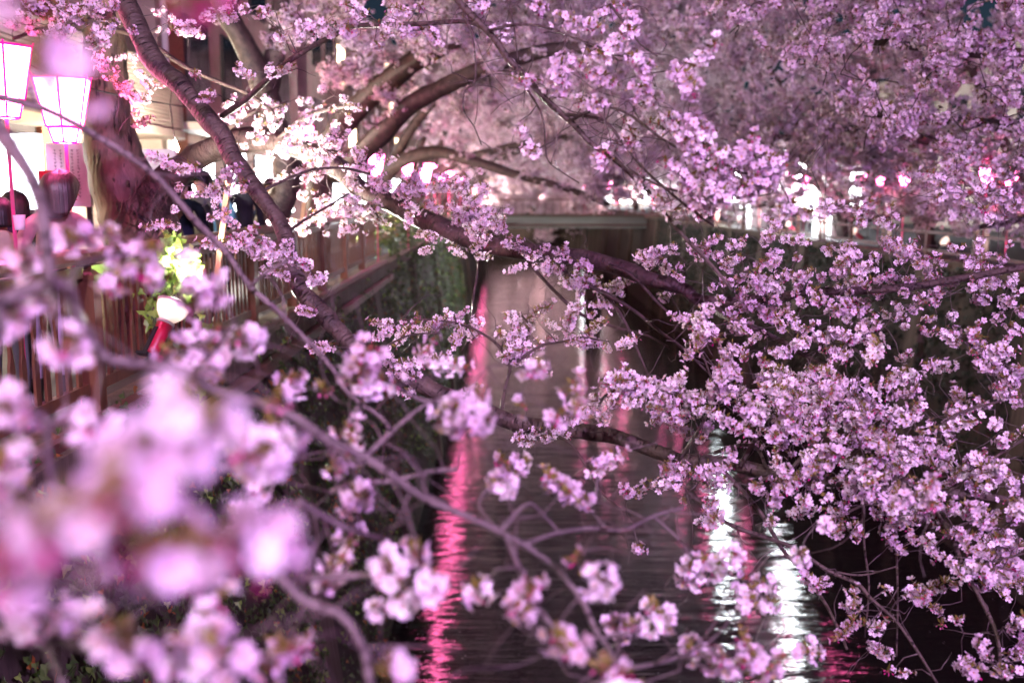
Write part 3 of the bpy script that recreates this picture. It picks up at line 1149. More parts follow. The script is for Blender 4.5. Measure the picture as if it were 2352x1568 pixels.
# blossom close to the dark limb, upper left
T2.grow('140,30 183,43 233,20 110,20 165,20 200,55 215,10 150,45 125,10 260,15 180,15 240,50', 4.9, .3, 2, .05)
T2.grow('447,167 452,175 480,220 485,213 547,147 540,155 630,157 625,165 467,40 455,48 480,35 534,20 520,28', 5.3, .2, 1)
T2.grow('700,60 640,75 690,80 717,67 740,60 760,75 735,85 775,55 800,60 830,45 850,35 870,50 890,62 910,45 925,65 940,75 955,55 970,68 985,60 1000,70 880,85 860,95 950,25 965,15 600,30 615,25 590,35 560,20', 5.0, .3, 1)
T2.grow('407,370 395,365 440,375 448,383 520,404 505,415 494,430 480,440 467,450 540,444 528,432 555,435 500,494 515,490 485,500 520,485 394,510 385,515 405,520 560,420 535,400 512,395 410,430 420,445 400,480', 5.3, .2, 1)
T2.grow('540,556 530,560 550,570 577,577 565,568 590,585 634,566 620,575 645,580 664,573 655,590 660,560 627,617 615,620 710,610 700,605 717,647 708,655 725,640 727,710 735,700 720,718 764,797 650,600 690,600 680,590 600,590', 5.1, .2, 1)
T2.grow('905,745 890,742 925,738 940,748 918,755 955,740 975,745 990,760 1005,735 1015,750 1030,740 1040,765 1055,750 1070,745 1085,760 1095,740 1035,720 1050,725 1010,725 960,725 1100,770 1065,770', 5.2, .08, 1)
T2.grow('1150,765 1160,780 1155,795 1175,790 1190,755 1200,745 1185,770 1210,735 1225,740 1200,815 1215,820 1190,830 1225,810 1240,790 1150,825 1165,815 1180,727', 5.1, .1, 1)
T2.grow('1280,775 1295,785 1310,770 1325,780 1300,760 1290,750 1345,775 1360,785 1350,765 1375,785 1395,800 1425,800 1410,790 1320,795', 5.2, .1, 1)
T2.grow('880,830 890,820 900,835 875,840 890,850 1020,820 1025,815 930,905 938,900 1085,880 1100,885', 5.0, .1, 1)
T2.grow('1230,990 1215,985 1245,1000 1260,985 1228,1005 1195,1000 1265,1000', 4.75, .1, 1)
# right mass
T2.grow('1642,843 1709,823 1592,723 1600,735 1629,770 1625,755 1702,900 1725,913 1649,886 1635,880 1782,840 1802,856 1832,870 1809,896 1775,883 1869,843 1922,866 1959,886 2009,900 1962,916 1909,923 1936,940 2002,930 1869,920 1879,946 1802,966 1846,983 1769,983 1962,990 1936,1017 2029,1017 2019,990 2136,966 2102,990 2163,990 1752,933 1595,923 1629,973 1585,950 1799,1020 1679,1040 2089,873 2102,900 2012,770', 4.5, .4, 3, .075)
T2.grow('2212,766 2252,796 2283,823 2319,840 2269,843 2235,785 2265,810 2300,830 2219,926 2286,930 2336,923 2323,1000 2200,780 2340,860', 4.6, .15, 3, .045)
T2.grow('1820,920 1850,900 1890,890 1930,900 1980,960 2040,960 1900,970 1870,1000 1990,1020 2060,1030 1830,1000 1780,1000 2070,960 1740,960 1720,980 1660,950 1690,930 2110,1030 1920,960 1960,940 1840,940 2010,990 1880,910 1810,880', 4.2, .4, 2, .07)
T2.grow('1609,1103 1620,1095 1802,1080 1822,1113 1835,1100 1862,1113 1880,1120 1856,1056 1850,1045 1902,1090 1986,1066 2036,1073 2002,1096 2069,1106 2103,1140 2085,1130 2120,1150 2069,1156 2050,1140 2143,1156 2186,1096 2200,1080 2253,1070 2269,1113 2329,1096 2253,1163 2296,1173 1952,1163 1940,1155 1982,1226 1970,1215 2046,1190 2102,1190 2060,1200 2040,1045 2070,1060 2020,1050 2240,1050 2300,1060 2280,1090 2330,1150', 4.1, .35, 3, .06)
T2.grow('1652,1163 1640,1150 1660,1175 1635,1170 1742,1123 1735,1115 1766,1200 1775,1195 2143,1260 2120,1250 2160,1270 2135,1240 2150,1280 2086,1266 2202,1220 2190,1210 2269,1246 2286,1276 2250,1230 2319,1330 2300,1310 1889,1340 1880,1345 1895,1335 1959,1400 1950,1390 1970,1410 1996,1440 1985,1430 2099,1370 2090,1360 2143,1393 2130,1385 2155,1400 2163,1433 2193,1340 2185,1330 2199,1420 2036,1350 2019,1490 2010,1480 2030,1500 2053,1537 2040,1540', 4.0, .3, 1)
T2.grow('2290,1200 2320,1220 2340,1250 2310,1270 2250,1190 2220,1180 2330,1190 2345,1310 2330,1290 2280,1330 2260,1300 2340,1350 2300,1240', 4.2, .4, 2, .07)
T2.grow('2279,1527 2265,1515 2290,1540 2253,1480 2219,1520 2210,1510 2300,1500 2330,1440 2340,1480 2345,1400', 3.8, .3, 1)
T2.grow('1400,870 1415,880 1430,865 1445,880 1460,870 1410,900 1440,905 1470,900 1490,885 1500,905 1520,895 1535,880 1545,905 1560,915 1480,920 1510,925 1530,940 1550,945 1455,895 1575,935 1580,905 1540,925', 4.3, .2, 2, .035)
T2.grow('1438,1123 1430,1115 1450,1130 1535,1096 1525,1085 1545,1105 1520,1110 1530,1075 1550,1090 1385,955 1370,945 1350,930 1471,1260 1465,1255 1560,1080', 4.4, .15, 1)
T2.finish(300, .7, 1.08, bare=420)

# --- the spray that hangs from the top of the picture
T3 = Tree((-3.3, 2.6, STREET), 'cherry whose slender branch slants down from the top with large pale blossom balls', BARK, .62)
T3.limb([(-3.3, 2.6, STREET - .1), (-3.25, 2.6, 7), (-2.9, 2.7, 8.6), (-2.0, 3.0, 9.9), (-.9, 3.5, 9.6), tuple(at(985, -120, 4.1)), tuple(at(1040, -20, 4.1))], [.17, .14, .12, .07, .04, .021, .017], 'trunk', n=12, reg=False)
T3.limb_px([(x, y, 4.1 - .3 * k / 16) for k, (x, y) in enumerate(parse('1040,-20 1051,0 1075,27 1105,57 1138,93 1171,140 1208,177 1251,227 1311,280 1358,330 1412,367 1455,407 1495,447 1535,500 1558,530 1619,593 1686,670'))], (18, 8), name='limb', n=10, sub=4)
T3.branch_px('1125,70 1185,57 1251,62 1318,87 1385,113 1420,140', 4.0, 3.8, 8, 4)
T3.branch_px('1311,277 1352,257 1401,247 1452,267 1518,317 1569,344 1640,400', 3.95, 3.6, 9, 5)
T3.branch_px('1301,263 1385,277 1435,334 1485,394 1569,467 1640,520', 3.95, 3.7, 8, 5)
T3.branch_px('1185,170 1218,217 1245,267 1251,327 1240,340', 4.0, 3.95, 6, 4)
T3.branch_px('1065,30 1088,100 1091,187 1068,207 1065,253 1088,290 1106,334', 4.05, 4.0, 5, 3)
T3.branch_px('1160,-20 1180,60 1190,145', 4.0, 4.0, 4, 3)
T3.branch_px('1400,10 1440,60 1470,100 1510,130', 4.2, 4.1, 7, 4)
T3.branch_px('1412,367 1480,410 1560,440 1640,440', 3.9, 3.6, 7, 4)
T3.branch_px('1251,327 1260,370 1290,395 1330,420', 3.95, 3.9, 4, 3)
T3.branch_px('1569,344 1650,380 1720,400 1790,410', 3.7, 3.6, 6, 4)
T3.grow('1395,113 1410,100 1385,125 1405,130 1345,133 1355,118 1335,145 1360,150 1340,110 1275,190 1285,175 1262,200 1295,205 1280,215 1315,200 1305,185 1325,195 1288,147 1300,140 1468,143 1455,130 1480,155 1470,165 1508,150 1500,140 1485,213 1470,200 1500,225 1480,235 1505,200 1411,207 1420,195 1335,233 1345,225 1378,243 1370,235 1545,277 1535,265 1550,290 1565,300 1580,290 1558,167 1570,155 1580,170 1418,327 1410,320 1468,333 1475,325 1385,350 1380,362 1228,337 1240,342 1220,345 1191,293 1198,300 1171,173 1160,178 1180,175 1478,427 1470,415 1485,435 1551,480 1520,455', 3.85, .12, 1)
T3.grow('1241,20 1230,10 1250,30 1305,37 1295,45 1315,25 1335,17 1325,50 1371,13 1360,25 1461,27 1470,15 1450,35 1451,67 1460,75 1461,97 1098,10 1108,18 1228,73 1235,65 1151,67 1160,75 1140,80 1101,83 1090,78', 4.1, .2, 1)
T3.grow('1585,167 1589,267 1595,280 1605,290 1615,300 1580,255 1600,310 1649,273 1640,285 1612,367 1600,355 1625,375 1649,347 1660,355 1709,337 1700,345 1695,367 1769,367 1760,355 1780,375 1772,407 1760,415 1785,400 1709,430 1720,420 1700,440 1669,477 1680,470 1660,490 1809,473 1800,480 1820,465 1619,434 1630,425 1652,400 1640,390 1735,500 1629,500 1575,320 1560,330 1690,410 1740,395 1660,440 1600,410 1590,440', 3.6, .15, 2, .03)
T3.grow('1902,480 1890,490 1969,480 1960,490 2052,474 2040,480 2162,427 2150,435 2202,450 2252,434 2302,450 2310,440 1980,510 2080,500 2180,480 2260,480 2330,470', 5.5, .3, 2, .05)
T3.finish(300, .9, 1.15, weights=(5, 3, 3, 2, 2, 1, .4, 2, .6, 5))

# --- the nearest branches, far out of focus
T4 = Tree((-2.9, .9, STREET), 'nearest cherry, its blurred twigs and blossom filling the lower left', BARK_PALE, .34)
T4.limb([(-2.9, .9, STREET - .1), (-2.85, .95, 6.4), (-2.4, 1.0, 7.0), (-1.5, 1.15, 7.05), tuple(at(-160, 760, 1.35)), tuple(at(0, 697, 1.45))], [.14, .11, .07, .04, .012, .011], 'trunk', n=10, reg=False)
T4.branch_px('-20,700 0,697 50,670 117,653 157,663 177,723 207,777 247,823 300,833 367,840 434,860 484,893 534,907 584,923 684,963 734,997 784,1023 864,1066 918,1106 971,1140 1035,1170 1085,1190 1151,1223 1218,1260 1278,1303', 1.45, 2.1, 34, 15)
T4.branch_px('-40,230 0,300 27,337 67,400 93,467 100,510 117,653', 1.7, 1.5, 40, 30)
T4.branch_px('-30,215 27,230 100,250 183,290 233,320 300,360 360,407 417,470 464,523 520,580 574,657 634,710 707,783 761,843 804,907 874,957 894,983', 2.5, 2.9, 18, 12)
T4.branch_px('110,960 110,1046 120,1130 108,1300 103,1430 113,1497 140,1553 160,1620', 1.3, 1.35, 18, 20)
T4.branch_px('113,1470 200,1490 300,1503', 1.35, 1.4, 16, 11)
T4.branch_px('600,1290 654,1336 700,1380 784,1413 834,1487 850,1580', 1.6, 1.6, 26, 24)
T4.branch_px('684,1150 734,1180 784,1206 834,1226 888,1236', 1.9, 2.0, 20, 12)
T4.branch_px('700,1330 784,1323 884,1320 940,1330', 1.8, 1.8, 20, 14)
T4.branch_px('760,1130 818,1110 901,1103 985,1083 1051,1076', 2.3, 2.3, 14, 12)
T4.branch_px('780,1040 794,990 818,940 868,897 918,893 971,920 1018,920', 2.3, 2.5, 13, 10)
T4.branch_px('820,1060 858,1030 901,990 971,933 1060,900', 2.2, 2.4, 16, 8)
T4.branch_px('1151,1213 1205,1160 1231,1166 1291,1230', 2.1, 2.4, 10, 9)
T4.branch_px('1205,1250 1268,1226 1352,1213 1435,1216 1500,1185 1569,1166', 2.1, 2.8, 12, 8)
T4.branch_px('1165,1232 1185,1286 1201,1323 1218,1380 1251,1413 1290,1470', 2.0, 1.9, 12, 14)
T4.branch_px('1278,1303 1338,1380 1368,1446 1402,1497 1420,1570', 2.1, 1.9, 14, 12)
T4.branch_px('1278,1473 1340,1470 1402,1460 1470,1450', 2.0, 2.2, 10, 8)
T4.branch_px('1402,1515 1435,1533 1519,1520 1580,1500', 1.9, 2.2, 12, 8)
T4.branch_px('1368,1150 1372,1090 1365,1060', 2.9, 3.2, 7, 6)
T4.branch_px('1151,1223 1100,1160 1130,1110 1180,1080', 2.2, 2.8, 10, 7)
T4.branch_px('574,657 620,620 660,600', 2.6, 2.6, 9, 7)
T4.branch_px('157,663 180,610 240,590 300,580', 1.5, 1.9, 14, 8)
T4.branch_px('434,860 500,800 540,740', 1.7, 1.95, 10, 7)
T4.branch_px('1500,1185 1560,1240 1600,1300', 2.7, 2.8, 8, 5)
G = T4.grow
G('150,550 120,575 175,545 200,535 230,515 255,500 90,590 50,600 110,610 60,630 30,570', 1.75, .1)
G('334,573 345,555 320,590 300,623 285,610 320,640 234,640 255,645 316,655 345,620 220,630', 1.9, .08)
G('467,690 445,700 490,680 517,667 525,650 450,715 500,705 475,655 530,685', 2.0, .06)
G('517,770 500,755 535,760 510,795 530,790', 2.0, .06)
G('490,877 480,860 500,890 535,895 550,900', 2.2, .06)
G('157,790 200,840 170,870 150,907 50,873 20,850 83,973 60,950 183,973 210,960 250,940 245,905 35,1005 20,930 130,930 240,960 75,900', 1.35, .12)
G('83,683 100,690 60,690 20,720', 1.6, .1)
G('634,923 617,960 617,1000 650,1035 640,1060 610,1040 650,970', 1.45, .08)
G('667,873 675,890 734,907 745,895 715,915 760,890 750,910 690,900', 2.3, .06)
G('821,836 830,850 810,845 804,880 815,870', 2.3, .06)
G('950,815 930,825 970,810 960,835 985,825 940,800', 2.8, .08)
G('1240,840 1225,855 1255,825 1262,810 1235,870 1215,845', 2.5, .06)
G('1060,940 1030,960 1085,925 1050,975 1020,985 1100,910 1090,960 1065,910', 2.1, .08)
G('1200,930 1175,945 1225,920 1150,930 1250,940 1270,925 1300,940 1320,955 1185,910 1215,960 1160,960 1240,965 1280,955 1330,930', 2.5, .1)
G('1168,1066 1150,1055 1185,1075 1160,1080 1195,1060', 2.8, .08)
G('1265,1103 1245,1095 1285,1100 1255,1115 1275,1085', 2.7, .08)
G('1368,1076 1355,1060 1385,1085 1370,1100 1390,1065', 3.0, .08)
G('1332,1156 1335,1135 1320,1175 1325,1193 1310,1195 1345,1150', 2.6, .08)
G('1151,1113 1118,1156 1105,1165 1168,1156 1180,1145 1130,1140 1150,1160', 2.1, .08)
G('790,1060 770,1070 815,1050 800,1085 845,1060 760,1050 818,1156 805,1170 830,1145', 2.1, .08)
G('600,1120 584,1130 620,1135 640,1120 665,1125 690,1115 710,1105 560,1145 500,1155 520,1165 545,1130 480,1165', 2.2, .1)
G('951,1270 930,1255 970,1285 920,1280 985,1265 945,1295', 1.85, .06)
G('985,1346 960,1330 1010,1330 940,1370 1000,1370 951,1406 975,1400 925,1350 1030,1320 1040,1345 925,1405', 1.65, .08)
G('1095,1356 1110,1350 1080,1360 1051,1233 1060,1245', 2.0, .06)
G('1318,1280 1300,1260 1340,1265 1330,1300 1310,1310 1355,1285', 2.0, .06)
G('1385,1330 1400,1350 1370,1315 1418,1380 1435,1370 1405,1395 1385,1360 1440,1395', 1.85, .06)
G('1518,1413 1500,1395 1540,1405 1530,1430 1550,1385 1505,1430 1468,1446 1450,1435 1490,1440 1400,1430 1420,1440', 2.4, .08)
G('1268,1440 1250,1420 1285,1450 1185,1346 1195,1365 1175,1350 1225,1405', 1.85, .06)
G('901,1530 860,1545 940,1520 920,1570 840,1570 960,1560 890,1495', 1.15, .05)
G('1385,1530 1410,1520 1370,1550 1430,1540 1395,1565', 1.7, .06)
G('750,1340 730,1330 765,1345 745,1355 700,1330', 1.95, .06)
G('650,1480 670,1490 630,1470 690,1480 600,1540 590,1550 615,1535', 1.6, .08)
G('367,1496 340,1510 395,1490 420,1520 500,1496 475,1480 530,1480 455,1530 380,1550 500,1535 345,1560 550,1510', 1.2, .06)
G('143,1413 155,1405 80,1415 90,1400 10,1120', 1.3, .1)
G('1602,1313 1585,1300 1620,1305 1600,1330 1575,1325 1615,1290', 2.7, .08)
G('1589,1490 1610,1500 1570,1480 1640,1490 1660,1510 1700,1490 1720,1500 1740,1530 1680,1530 1600,1530 1752,1545 1650,1475 1580,1550 1710,1545', 2.3, .1)
G('1752,1340 1740,1330 1765,1345 1715,1325 1720,1340 1782,1376 1770,1385 1755,1360', 2.9, .08)
G('1856,1490 1840,1480 1870,1500 1850,1510 1946,1490 1930,1480 1960,1500 1940,1510 1955,1475 1880,1480', 2.9, .08)
G('2103,1130 2080,1120 2125,1140 2070,1150 2140,1160 2095,1165 1840,1265 1860,1275 1896,1203', 3.0, .06)
# the giant out-of-focus mass
for x, y, z_, k_ in ((440, 5, .85, 6), (160, 165, .85, 5), (100, 140, .85, 6), (475, -15, .85, 6), (15, -10, .8, 8),
                    (440, 965, .68, 3), (380, 1010, .66, 3), (330, 1075, .64, 5), (270, 1120, .62, 3), (200, 1160, .62, 5), (140, 1215, .60, 5), (70, 1240, .60, 3), (10, 1300, .6, 5), (20, 1200, .62, 8),
                    (340, 1265, .72, 3), (420, 1275, .72, 3), (495, 1255, .74, 5), (565, 1245, .76, 3), (625, 1205, .78, 5), (610, 1290, .8, 8)):
    link('blossom_cluster', CLM[k_], T4.root, mw=Matrix.Translation(at(x, y, z_ * .98) - T4.base) @ Euler((.5, .4, x)).to_matrix().to_4x4())
T4.finish(275, .85, 1.1, weights=(2, 4, 3, 4, 3, 3, 1.2, 1, 2, .6))


# ------------------------------------------------------------------ cherry trees farther along both banks
def bg_tree(base, limbs, lobes, ncl, label, nbr=70, sd=.16, scl=(1.0, 1.5), bark=BARK_OLD):
    """limbs: list of (points, r0, r1); lobes: (centre, radii, weight) ellipsoids the branches reach into"""
    t = Tree(base, label, bark)
    for k, (pts, r0, r1) in enumerate(limbs):
        n = len(pts)
        t.limb(pts, [r0 + (r1 - r0) * j / (n - 1) for j in range(n)], 'trunk' if k == 0 else 'limb', n=9, sub=4, wob=.08)
    nodes = list(t.nodes)
    rad = list(t.rad)
    tot = sum(l[2] for l in lobes)
    tg = []
    for c, r, w in lobes:
        for k in range(max(3, int(nbr * w / tot))):
            v = Vector((rng.gauss(0, 1), rng.gauss(0, 1), rng.gauss(0, 1))).normalized() * rng.random() ** .4
            tg.append(Vector(c) + Vector((v.x * r[0], v.y * r[1], v.z * r[2])) - t.base)
    nd = np.array([tuple(p) for p in nodes])
    d0 = [np.min(np.sum((nd - np.array(tuple(p))) ** 2, 1)) for p in tg]
    seg, segr = [], []
    for pts, r0, r1 in limbs:
        for q in range(max(1, len(pts) - 3), len(pts) - 1):
            seg.append((Vector(pts[q]) - t.base, Vector(pts[q + 1]) - t.base))
    for i in np.argsort(d0):
        e = tg[i]
        dd = np.sum((nd - np.array(tuple(e))) ** 2, 1)
        j = int(np.argmin(dd))
        a = Vector(nd[j])
        L_ = (e - a).length
        k = 4
        pts = [a]
        for q in range(1, k):
            f = q / k
            pts.append(a.lerp(e, f) + Vector((rng.gauss(0, .06), rng.gauss(0, .06), rng.gauss(0, .06))) * L_ + Vector((0, 0, .15 * L_ * math.sin(3.14 * f))))
        pts.append(e)
        r0 = min(rad[j] * .75, .010 + .026 * L_)
        rr = [r0 + (.005 - r0) * q / k for q in range(k + 1)]
        t.tw.tube(pts, rr, 5)
        for x, r_ in zip(pts[1:], rr[1:]):
            rad.append(r_)
        seg += [(pts[q], pts[q + 1]) for q in range(k)]
        nd = np.vstack([nd, [tuple(x) for x in pts[1:]]])
    t.tw.obj('branches', BARK_OLD, t.root, smooth=True, kind='stuff')
    A = np.array([tuple(a) for a, _ in seg])
    B = np.array([tuple(b_) for _, b_ in seg])
    ln = np.linalg.norm(B - A, axis=1)
    per = 7 if base[1] < 28 else 15                  # blossom gathers in tufts along the wood
    nt = ncl // per
    pick = nr.choice(len(seg), nt, p=ln / ln.sum())
    u = nr.random((nt, 1))
    tc_ = A[pick] * (1 - u) + B[pick] * u
    own = np.concatenate([np.arange(nt), nr.integers(0, nt, ncl - nt)])
    sdt = sd * nr.uniform(.6, 1.5, (nt, 1))
    P = tc_[own] + nr.normal(0, 1, (ncl, 3)) * sdt[own]
    crown('crown', P, t.root, *scl)
    return t


def arch(base, ex, ez, sway=0.0, h=2.2):
    bx, by, bz = base
    return [(bx, by, bz - .1), (bx + (ex - bx) * .08, by + .1, bz + h * .5), (bx + (ex - bx) * .3, by + sway * .4, bz + h), (bx + (ex - bx) * .62, by + sway * .7, bz + h + (ez - h) * .6), (ex, by + sway, bz + ez)]


# second tree: forked dark trunk against the building
bx = -3.9
bg_tree((bx, 13.6, STREET),
        [([(bx, 13.6, STREET - .1), tuple(at(655, 440, 13.6)), tuple(at(640, 330, 13.6)), tuple(at(612, 215, 13.5)), tuple(at(600, 190, 13.4)), tuple(at(565, 110, 13.3)), tuple(at(520, 30, 13.1)), tuple(at(480, -60, 13))], .21, .12),
         ([tuple(at(612, 215, 13.5)), tuple(at(632, 120, 13.5)), tuple(at(640, 50, 13.6)), tuple(at(660, -80, 13.6))], .15, .10)],
        [((-2.6, 13.4, 10.1), (2.2, 1.6, 1.0), 1.0), ((-1.4, 13.2, 9.2), (1.6, 1.2, .8), .7), ((-.2, 13, 9.9), (1.6, 1.4, .7), .6)],
        1200, 'cherry with a dark forked trunk standing against the pale building', 90, .08, (1.1, 1.5))
# third: two big limbs leaning out to the right
b3 = at(715, 470, 17.5)
bg_tree((b3.x, 17.5, STREET),
        [([(b3.x, 17.5, STREET - .1), tuple(at(735, 420, 17.5)), tuple(at(760, 330, 17.2)), tuple(at(815, 255, 17)), tuple(at(900, 180, 16.6)), tuple(at(985, 120, 16.2)), tuple(at(1060, 85, 16))], .25, .15),
         ([tuple(at(770, 400, 17.4)), tuple(at(820, 360, 17)), tuple(at(880, 305, 16.6)), tuple(at(945, 240, 16.3)), tuple(at(1030, 195, 16)), tuple(at(1120, 155, 15.7)), tuple(at(1300, 110, 15.5)), tuple(at(1420, 140, 15.4))], .20, .09)],
        [((-1.0, 16.5, 9.8), (2.2, 1.5, 1.3), 1.0), ((1.2, 16.2, 9.0), (2.0, 1.4, 1.1), .9), ((-2.2, 17, 9), (1.4, 1.2, 1.0), .6), ((2.6, 16, 9.9), (1.6, 1.4, .9), .5)],
        2300, 'cherry with two thick limbs leaning right, lit red at the base', 120, .08, (1.1, 1.6))
b4 = at(880, 480, 23)
bg_tree((-3.3, 23, STREET),
        [([(-3.3, 23, STREET - .1), tuple(at(880, 420, 23)), tuple(at(920, 372, 22.6)), tuple(at(1000, 350, 22.3)), tuple(at(1080, 368, 22)), tuple(at(1180, 400, 21.8)), tuple(at(1290, 430, 21.6)), tuple(at(1400, 470, 21.4))], .20, .06),
         ([tuple(at(895, 400, 22.9)), tuple(at(930, 320, 22.8)), tuple(at(1000, 230, 22.6)), tuple(at(1100, 170, 22.5)), tuple(at(1200, 150, 22.4))], .14, .06)],
        [((-.2, 22.4, 9.3), (2.6, 1.8, 1.6), 1), ((2.4, 22, 8.3), (2.0, 1.6, 1.2), .7), ((1.0, 22, 10.8), (2.6, 1.8, 1.2), .7), ((2.2, 21.8, 7.2), (1.6, 1.4, .5), .3)],
        3000, 'cherry with a low dark limb dipping over the water before the bridge', 140, .09, (1.2, 1.7))
for k, (d, ex, ez, lab) in enumerate(((30, 2.5, 3.2, 'cherry on the left bank with a wide crown, fifth along the row'), (38, 3.2, 3.6, 'tall cherry on the left bank behind the white lantern glare'),
                                      (47, 3.5, 4.0, 'cherry on the left bank nearing the bridge'), (57, 3.5, 4.5, 'cherry on the left bank standing just before the bridge'))):
    bs = (-3.6, d, STREET)
    bg_tree(bs, [(arch(bs, ex, ez, -1), .24, .06), (arch(bs, -1.0, ez + 2.5, 1), .2, .07)],
            [((.4, d, 9.6 + k * .3), (4.0, 2.6, 2.2 + k * .3), 1), ((3.0, d - .6, 8.4), (2.4, 2.0, 1.5), .6), ((-3, d, 10.8), (2.6, 2.2, 2.2), .6), ((1, d, 12.5), (4, 2.6, 1.6), .5)],
            3000, lab, 130, .17, (1.4, 2.0))
# right bank: crowns reach far over the water
for k, (d, ex, ez, n, lab) in enumerate(((10.5, 3.4, 2.9, 2700, 'cherry of the far bank whose shaded crown overhangs the picture corner'), (15.5, 5.2, 2.6, 3600, 'shaded cherry on the far bank with a broad plum-tinted crown'),
                                         (20, 5.4, 2.8, 4200, 'cherry on the far bank behind the brightest pink lantern'), (25.5, 5.6, 3.0, 4200, 'cherry on the far bank with warm lit inner branches'),
                                         (32, 5.5, 3.2, 4400, 'cherry on the far bank above the bluish white lamp'), (39, 5.2, 3.5, 4400, 'cherry on the far bank in mid distance'),
                                         (47, 5.0, 4.0, 4200, 'cherry on the far bank nearing the bridge'), (57, 5.0, 4.5, 4200, 'cherry on the far bank standing just before the bridge'))):
    bs = (10.9, d, STREET)
    if k == 0:
        lobes = [((5.6, 9.5, 9.0), (1.8, 1.4, .9), .8), ((3.7, 8.2, 8.2), (1.4, 1.2, .8), 1.0), ((2.4, 8.6, 8.7), (1.1, 1.0, .5), .5), ((4.3, 8.4, 7.3), (1.3, 1.0, .5), .6)]
    elif k == 1:
        lobes = [((7.4, d, 9.6), (3.2, 1.9, 1.5), 1), ((5.6, d - .4, 8.3), (2.0, 1.5, 1.0), .6), ((8.2, d, 7.2), (2.2, 1.5, .9), .6), ((5.0, d, 10.2), (2.4, 1.5, .8), .5), ((4.6, 14, 7.3), (1.7, 1.0, .5), .5), ((6.3, 14.5, 7.0), (1.5, 1.0, .5), .4)]
    else:
        lobes = [((8.0, d, 10 + k * .25), (4.2, 2.5, 2.2 + .2 * k), 1), ((5.4, d - .5, 8.6), (2.6, 2.0, 1.4), .7), ((8.6, d, 7.4), (2.8, 2.0, 1.2), .7), ((4.6, d, 10.6 + .3 * k), (3.2, 2.2, 1.5), .6)]
    bg_tree(bs, [(arch(bs, ex, ez, -.8), .22, .05), (arch(bs, 8.5, ez + 2.2, .8), .18, .05), (arch(bs, 7.4, .9, .4, 1.6), .12, .04)], lobes, int(n * .8), lab, 180, (.07 if k == 0 else .10) if k < 3 else .17, (.8, 1.1) if k == 0 else (1.0, 1.4) if k < 2 else (1.3, 1.9))
# the river bends away: a bank closes the view
b = MB()
b.box((4.3, 160, 2.2), (30, 80, 6.7))
b.obj('river_bend_bank', CONC, kind='structure')
for d, x in ((116, 0), (117, 4), (117, 8)):
    flood((x, d, STREET + .5), (x + .5, d + 6, STREET + 7), 2600, 'floodlight lighting the cherries at the river bend', 'floodlights at the river bend', (1, .74, .70), 130)
for x, ax in ((-2.6, 2), (9.7, 6)):
    flood((x, 101, STREET + .4), (ax, 118, 4.0), 2600, 'floodlight lighting the low boughs at the river bend', 'floodlights at the river bend', (1, .78, .76), 90)
# rows beyond the bridge
for k, (x, d, lab) in enumerate(((-4, 78, 'pale cherry beyond the bridge on the left bank'), (12.5, 78, 'pale cherry beyond the bridge on the far bank'), (-4, 95, 'faint cherry well beyond the bridge on the left bank'),
                                 (12.5, 95, 'faint cherry well beyond the bridge on the far bank'), (4, 124, 'most distant pale cherry closing the view along the river'), (-3, 126, 'most distant cherry at the river bend on the left'), (11, 126, 'most distant cherry at the river bend on the right'))):
    bs = (x, d, STREET)
    s = 1 if x < 0 else -1
    if k >= 4:
        lobes = [((x, d, 13), (7, 4, 6), 1), ((x, d - 2, 7.6), (5.5, 3, 2.4), .8), ((x, d - 6, 4.2), (5, 1.5, 2.4), .7)]
    else:
        lobes = [((x + s * 5, d, 10), (6, 4, 4.5), 1), ((x + s * 6, d - 1, 6.6), (4.0, 3, 2.4), .6), ((x + s * 2, d, 15), (6, 4, 3), .5)]
    bg_tree(bs, [(arch(bs, x + s * 6, 4, -1), .3, .08), (arch(bs, x + s * 2, 8, 1), .25, .08)], lobes, 3600, lab, 130, .3, (2.2, 3.4) if k < 4 else (3, 4.4))

# ------------------------------------------------------------------ ivy on the left wall
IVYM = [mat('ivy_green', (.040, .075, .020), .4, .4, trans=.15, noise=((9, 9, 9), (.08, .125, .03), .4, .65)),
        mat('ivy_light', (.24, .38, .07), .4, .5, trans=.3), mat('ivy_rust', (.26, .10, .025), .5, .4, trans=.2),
        mat('ivy_stem', (.10, .065, .035), .7, .3)]


def ivy_leaf(b, p, nv, size, rg, mi):
    a, c, n_ = frame_of(nv)
    t = rg.uniform(-.9, .9) + math.pi
    # leaf tip hangs downward
    dn = Vector((0, 0, -1)) - n_ * n_.dot(Vector((0, 0, -1)))
    if dn.length < .1:
        dn = a
    dn.normalize()
    sd = n_.cross(dn)
    ca, sa = math.cos(t - math.pi), math.sin(t - math.pi)
    u, v = dn * ca + sd * sa, sd * ca - dn * sa
    pr = [(0, 0), (-.12, -.5), (.30, -.42), (.38, -.20), (1.0, 0), (.38, .20), (.30, .42), (-.12, .5)]
    vv = [p + u * (x * size) + v * (y * size) - n_ * (abs(y) * .25 * size) for x, y in pr]
    b.add(vv, [(0, 1, 2, 3), (0, 3, 4, 5), (0, 5, 6, 7)], mi)


IVYD = [mat('ivy_green_shaded', (.012, .020, .007), .5, .3, trans=.1), IVYM[1], mat('ivy_rust_shaded', (.07, .03, .012), .6, .3), IVYM[3]]  # far-wall ivy: leaf colours darkened to stand in for weaker light there


def ivy_mass(name, label, n, fn, size, seed, rust=.06, light=.1, mats=None):
    rg = random.Random(seed)
    b = MB()
    for k in range(n):
        p, nv = fn(rg)
        nv = (Vector(nv) + Vector((rg.gauss(0, .4), rg.gauss(0, .4), rg.gauss(0, .4)))).normalized()
        r_ = rg.random()
        ivy_leaf(b, Vector(p), nv, size * rg.uniform(.6, 1.25), rg, 2 if r_ < rust else (1 if r_ < rust + light else 0))
    return b.obj(name, mats or IVYM, label=label, cat='ivy', kind='stuff')


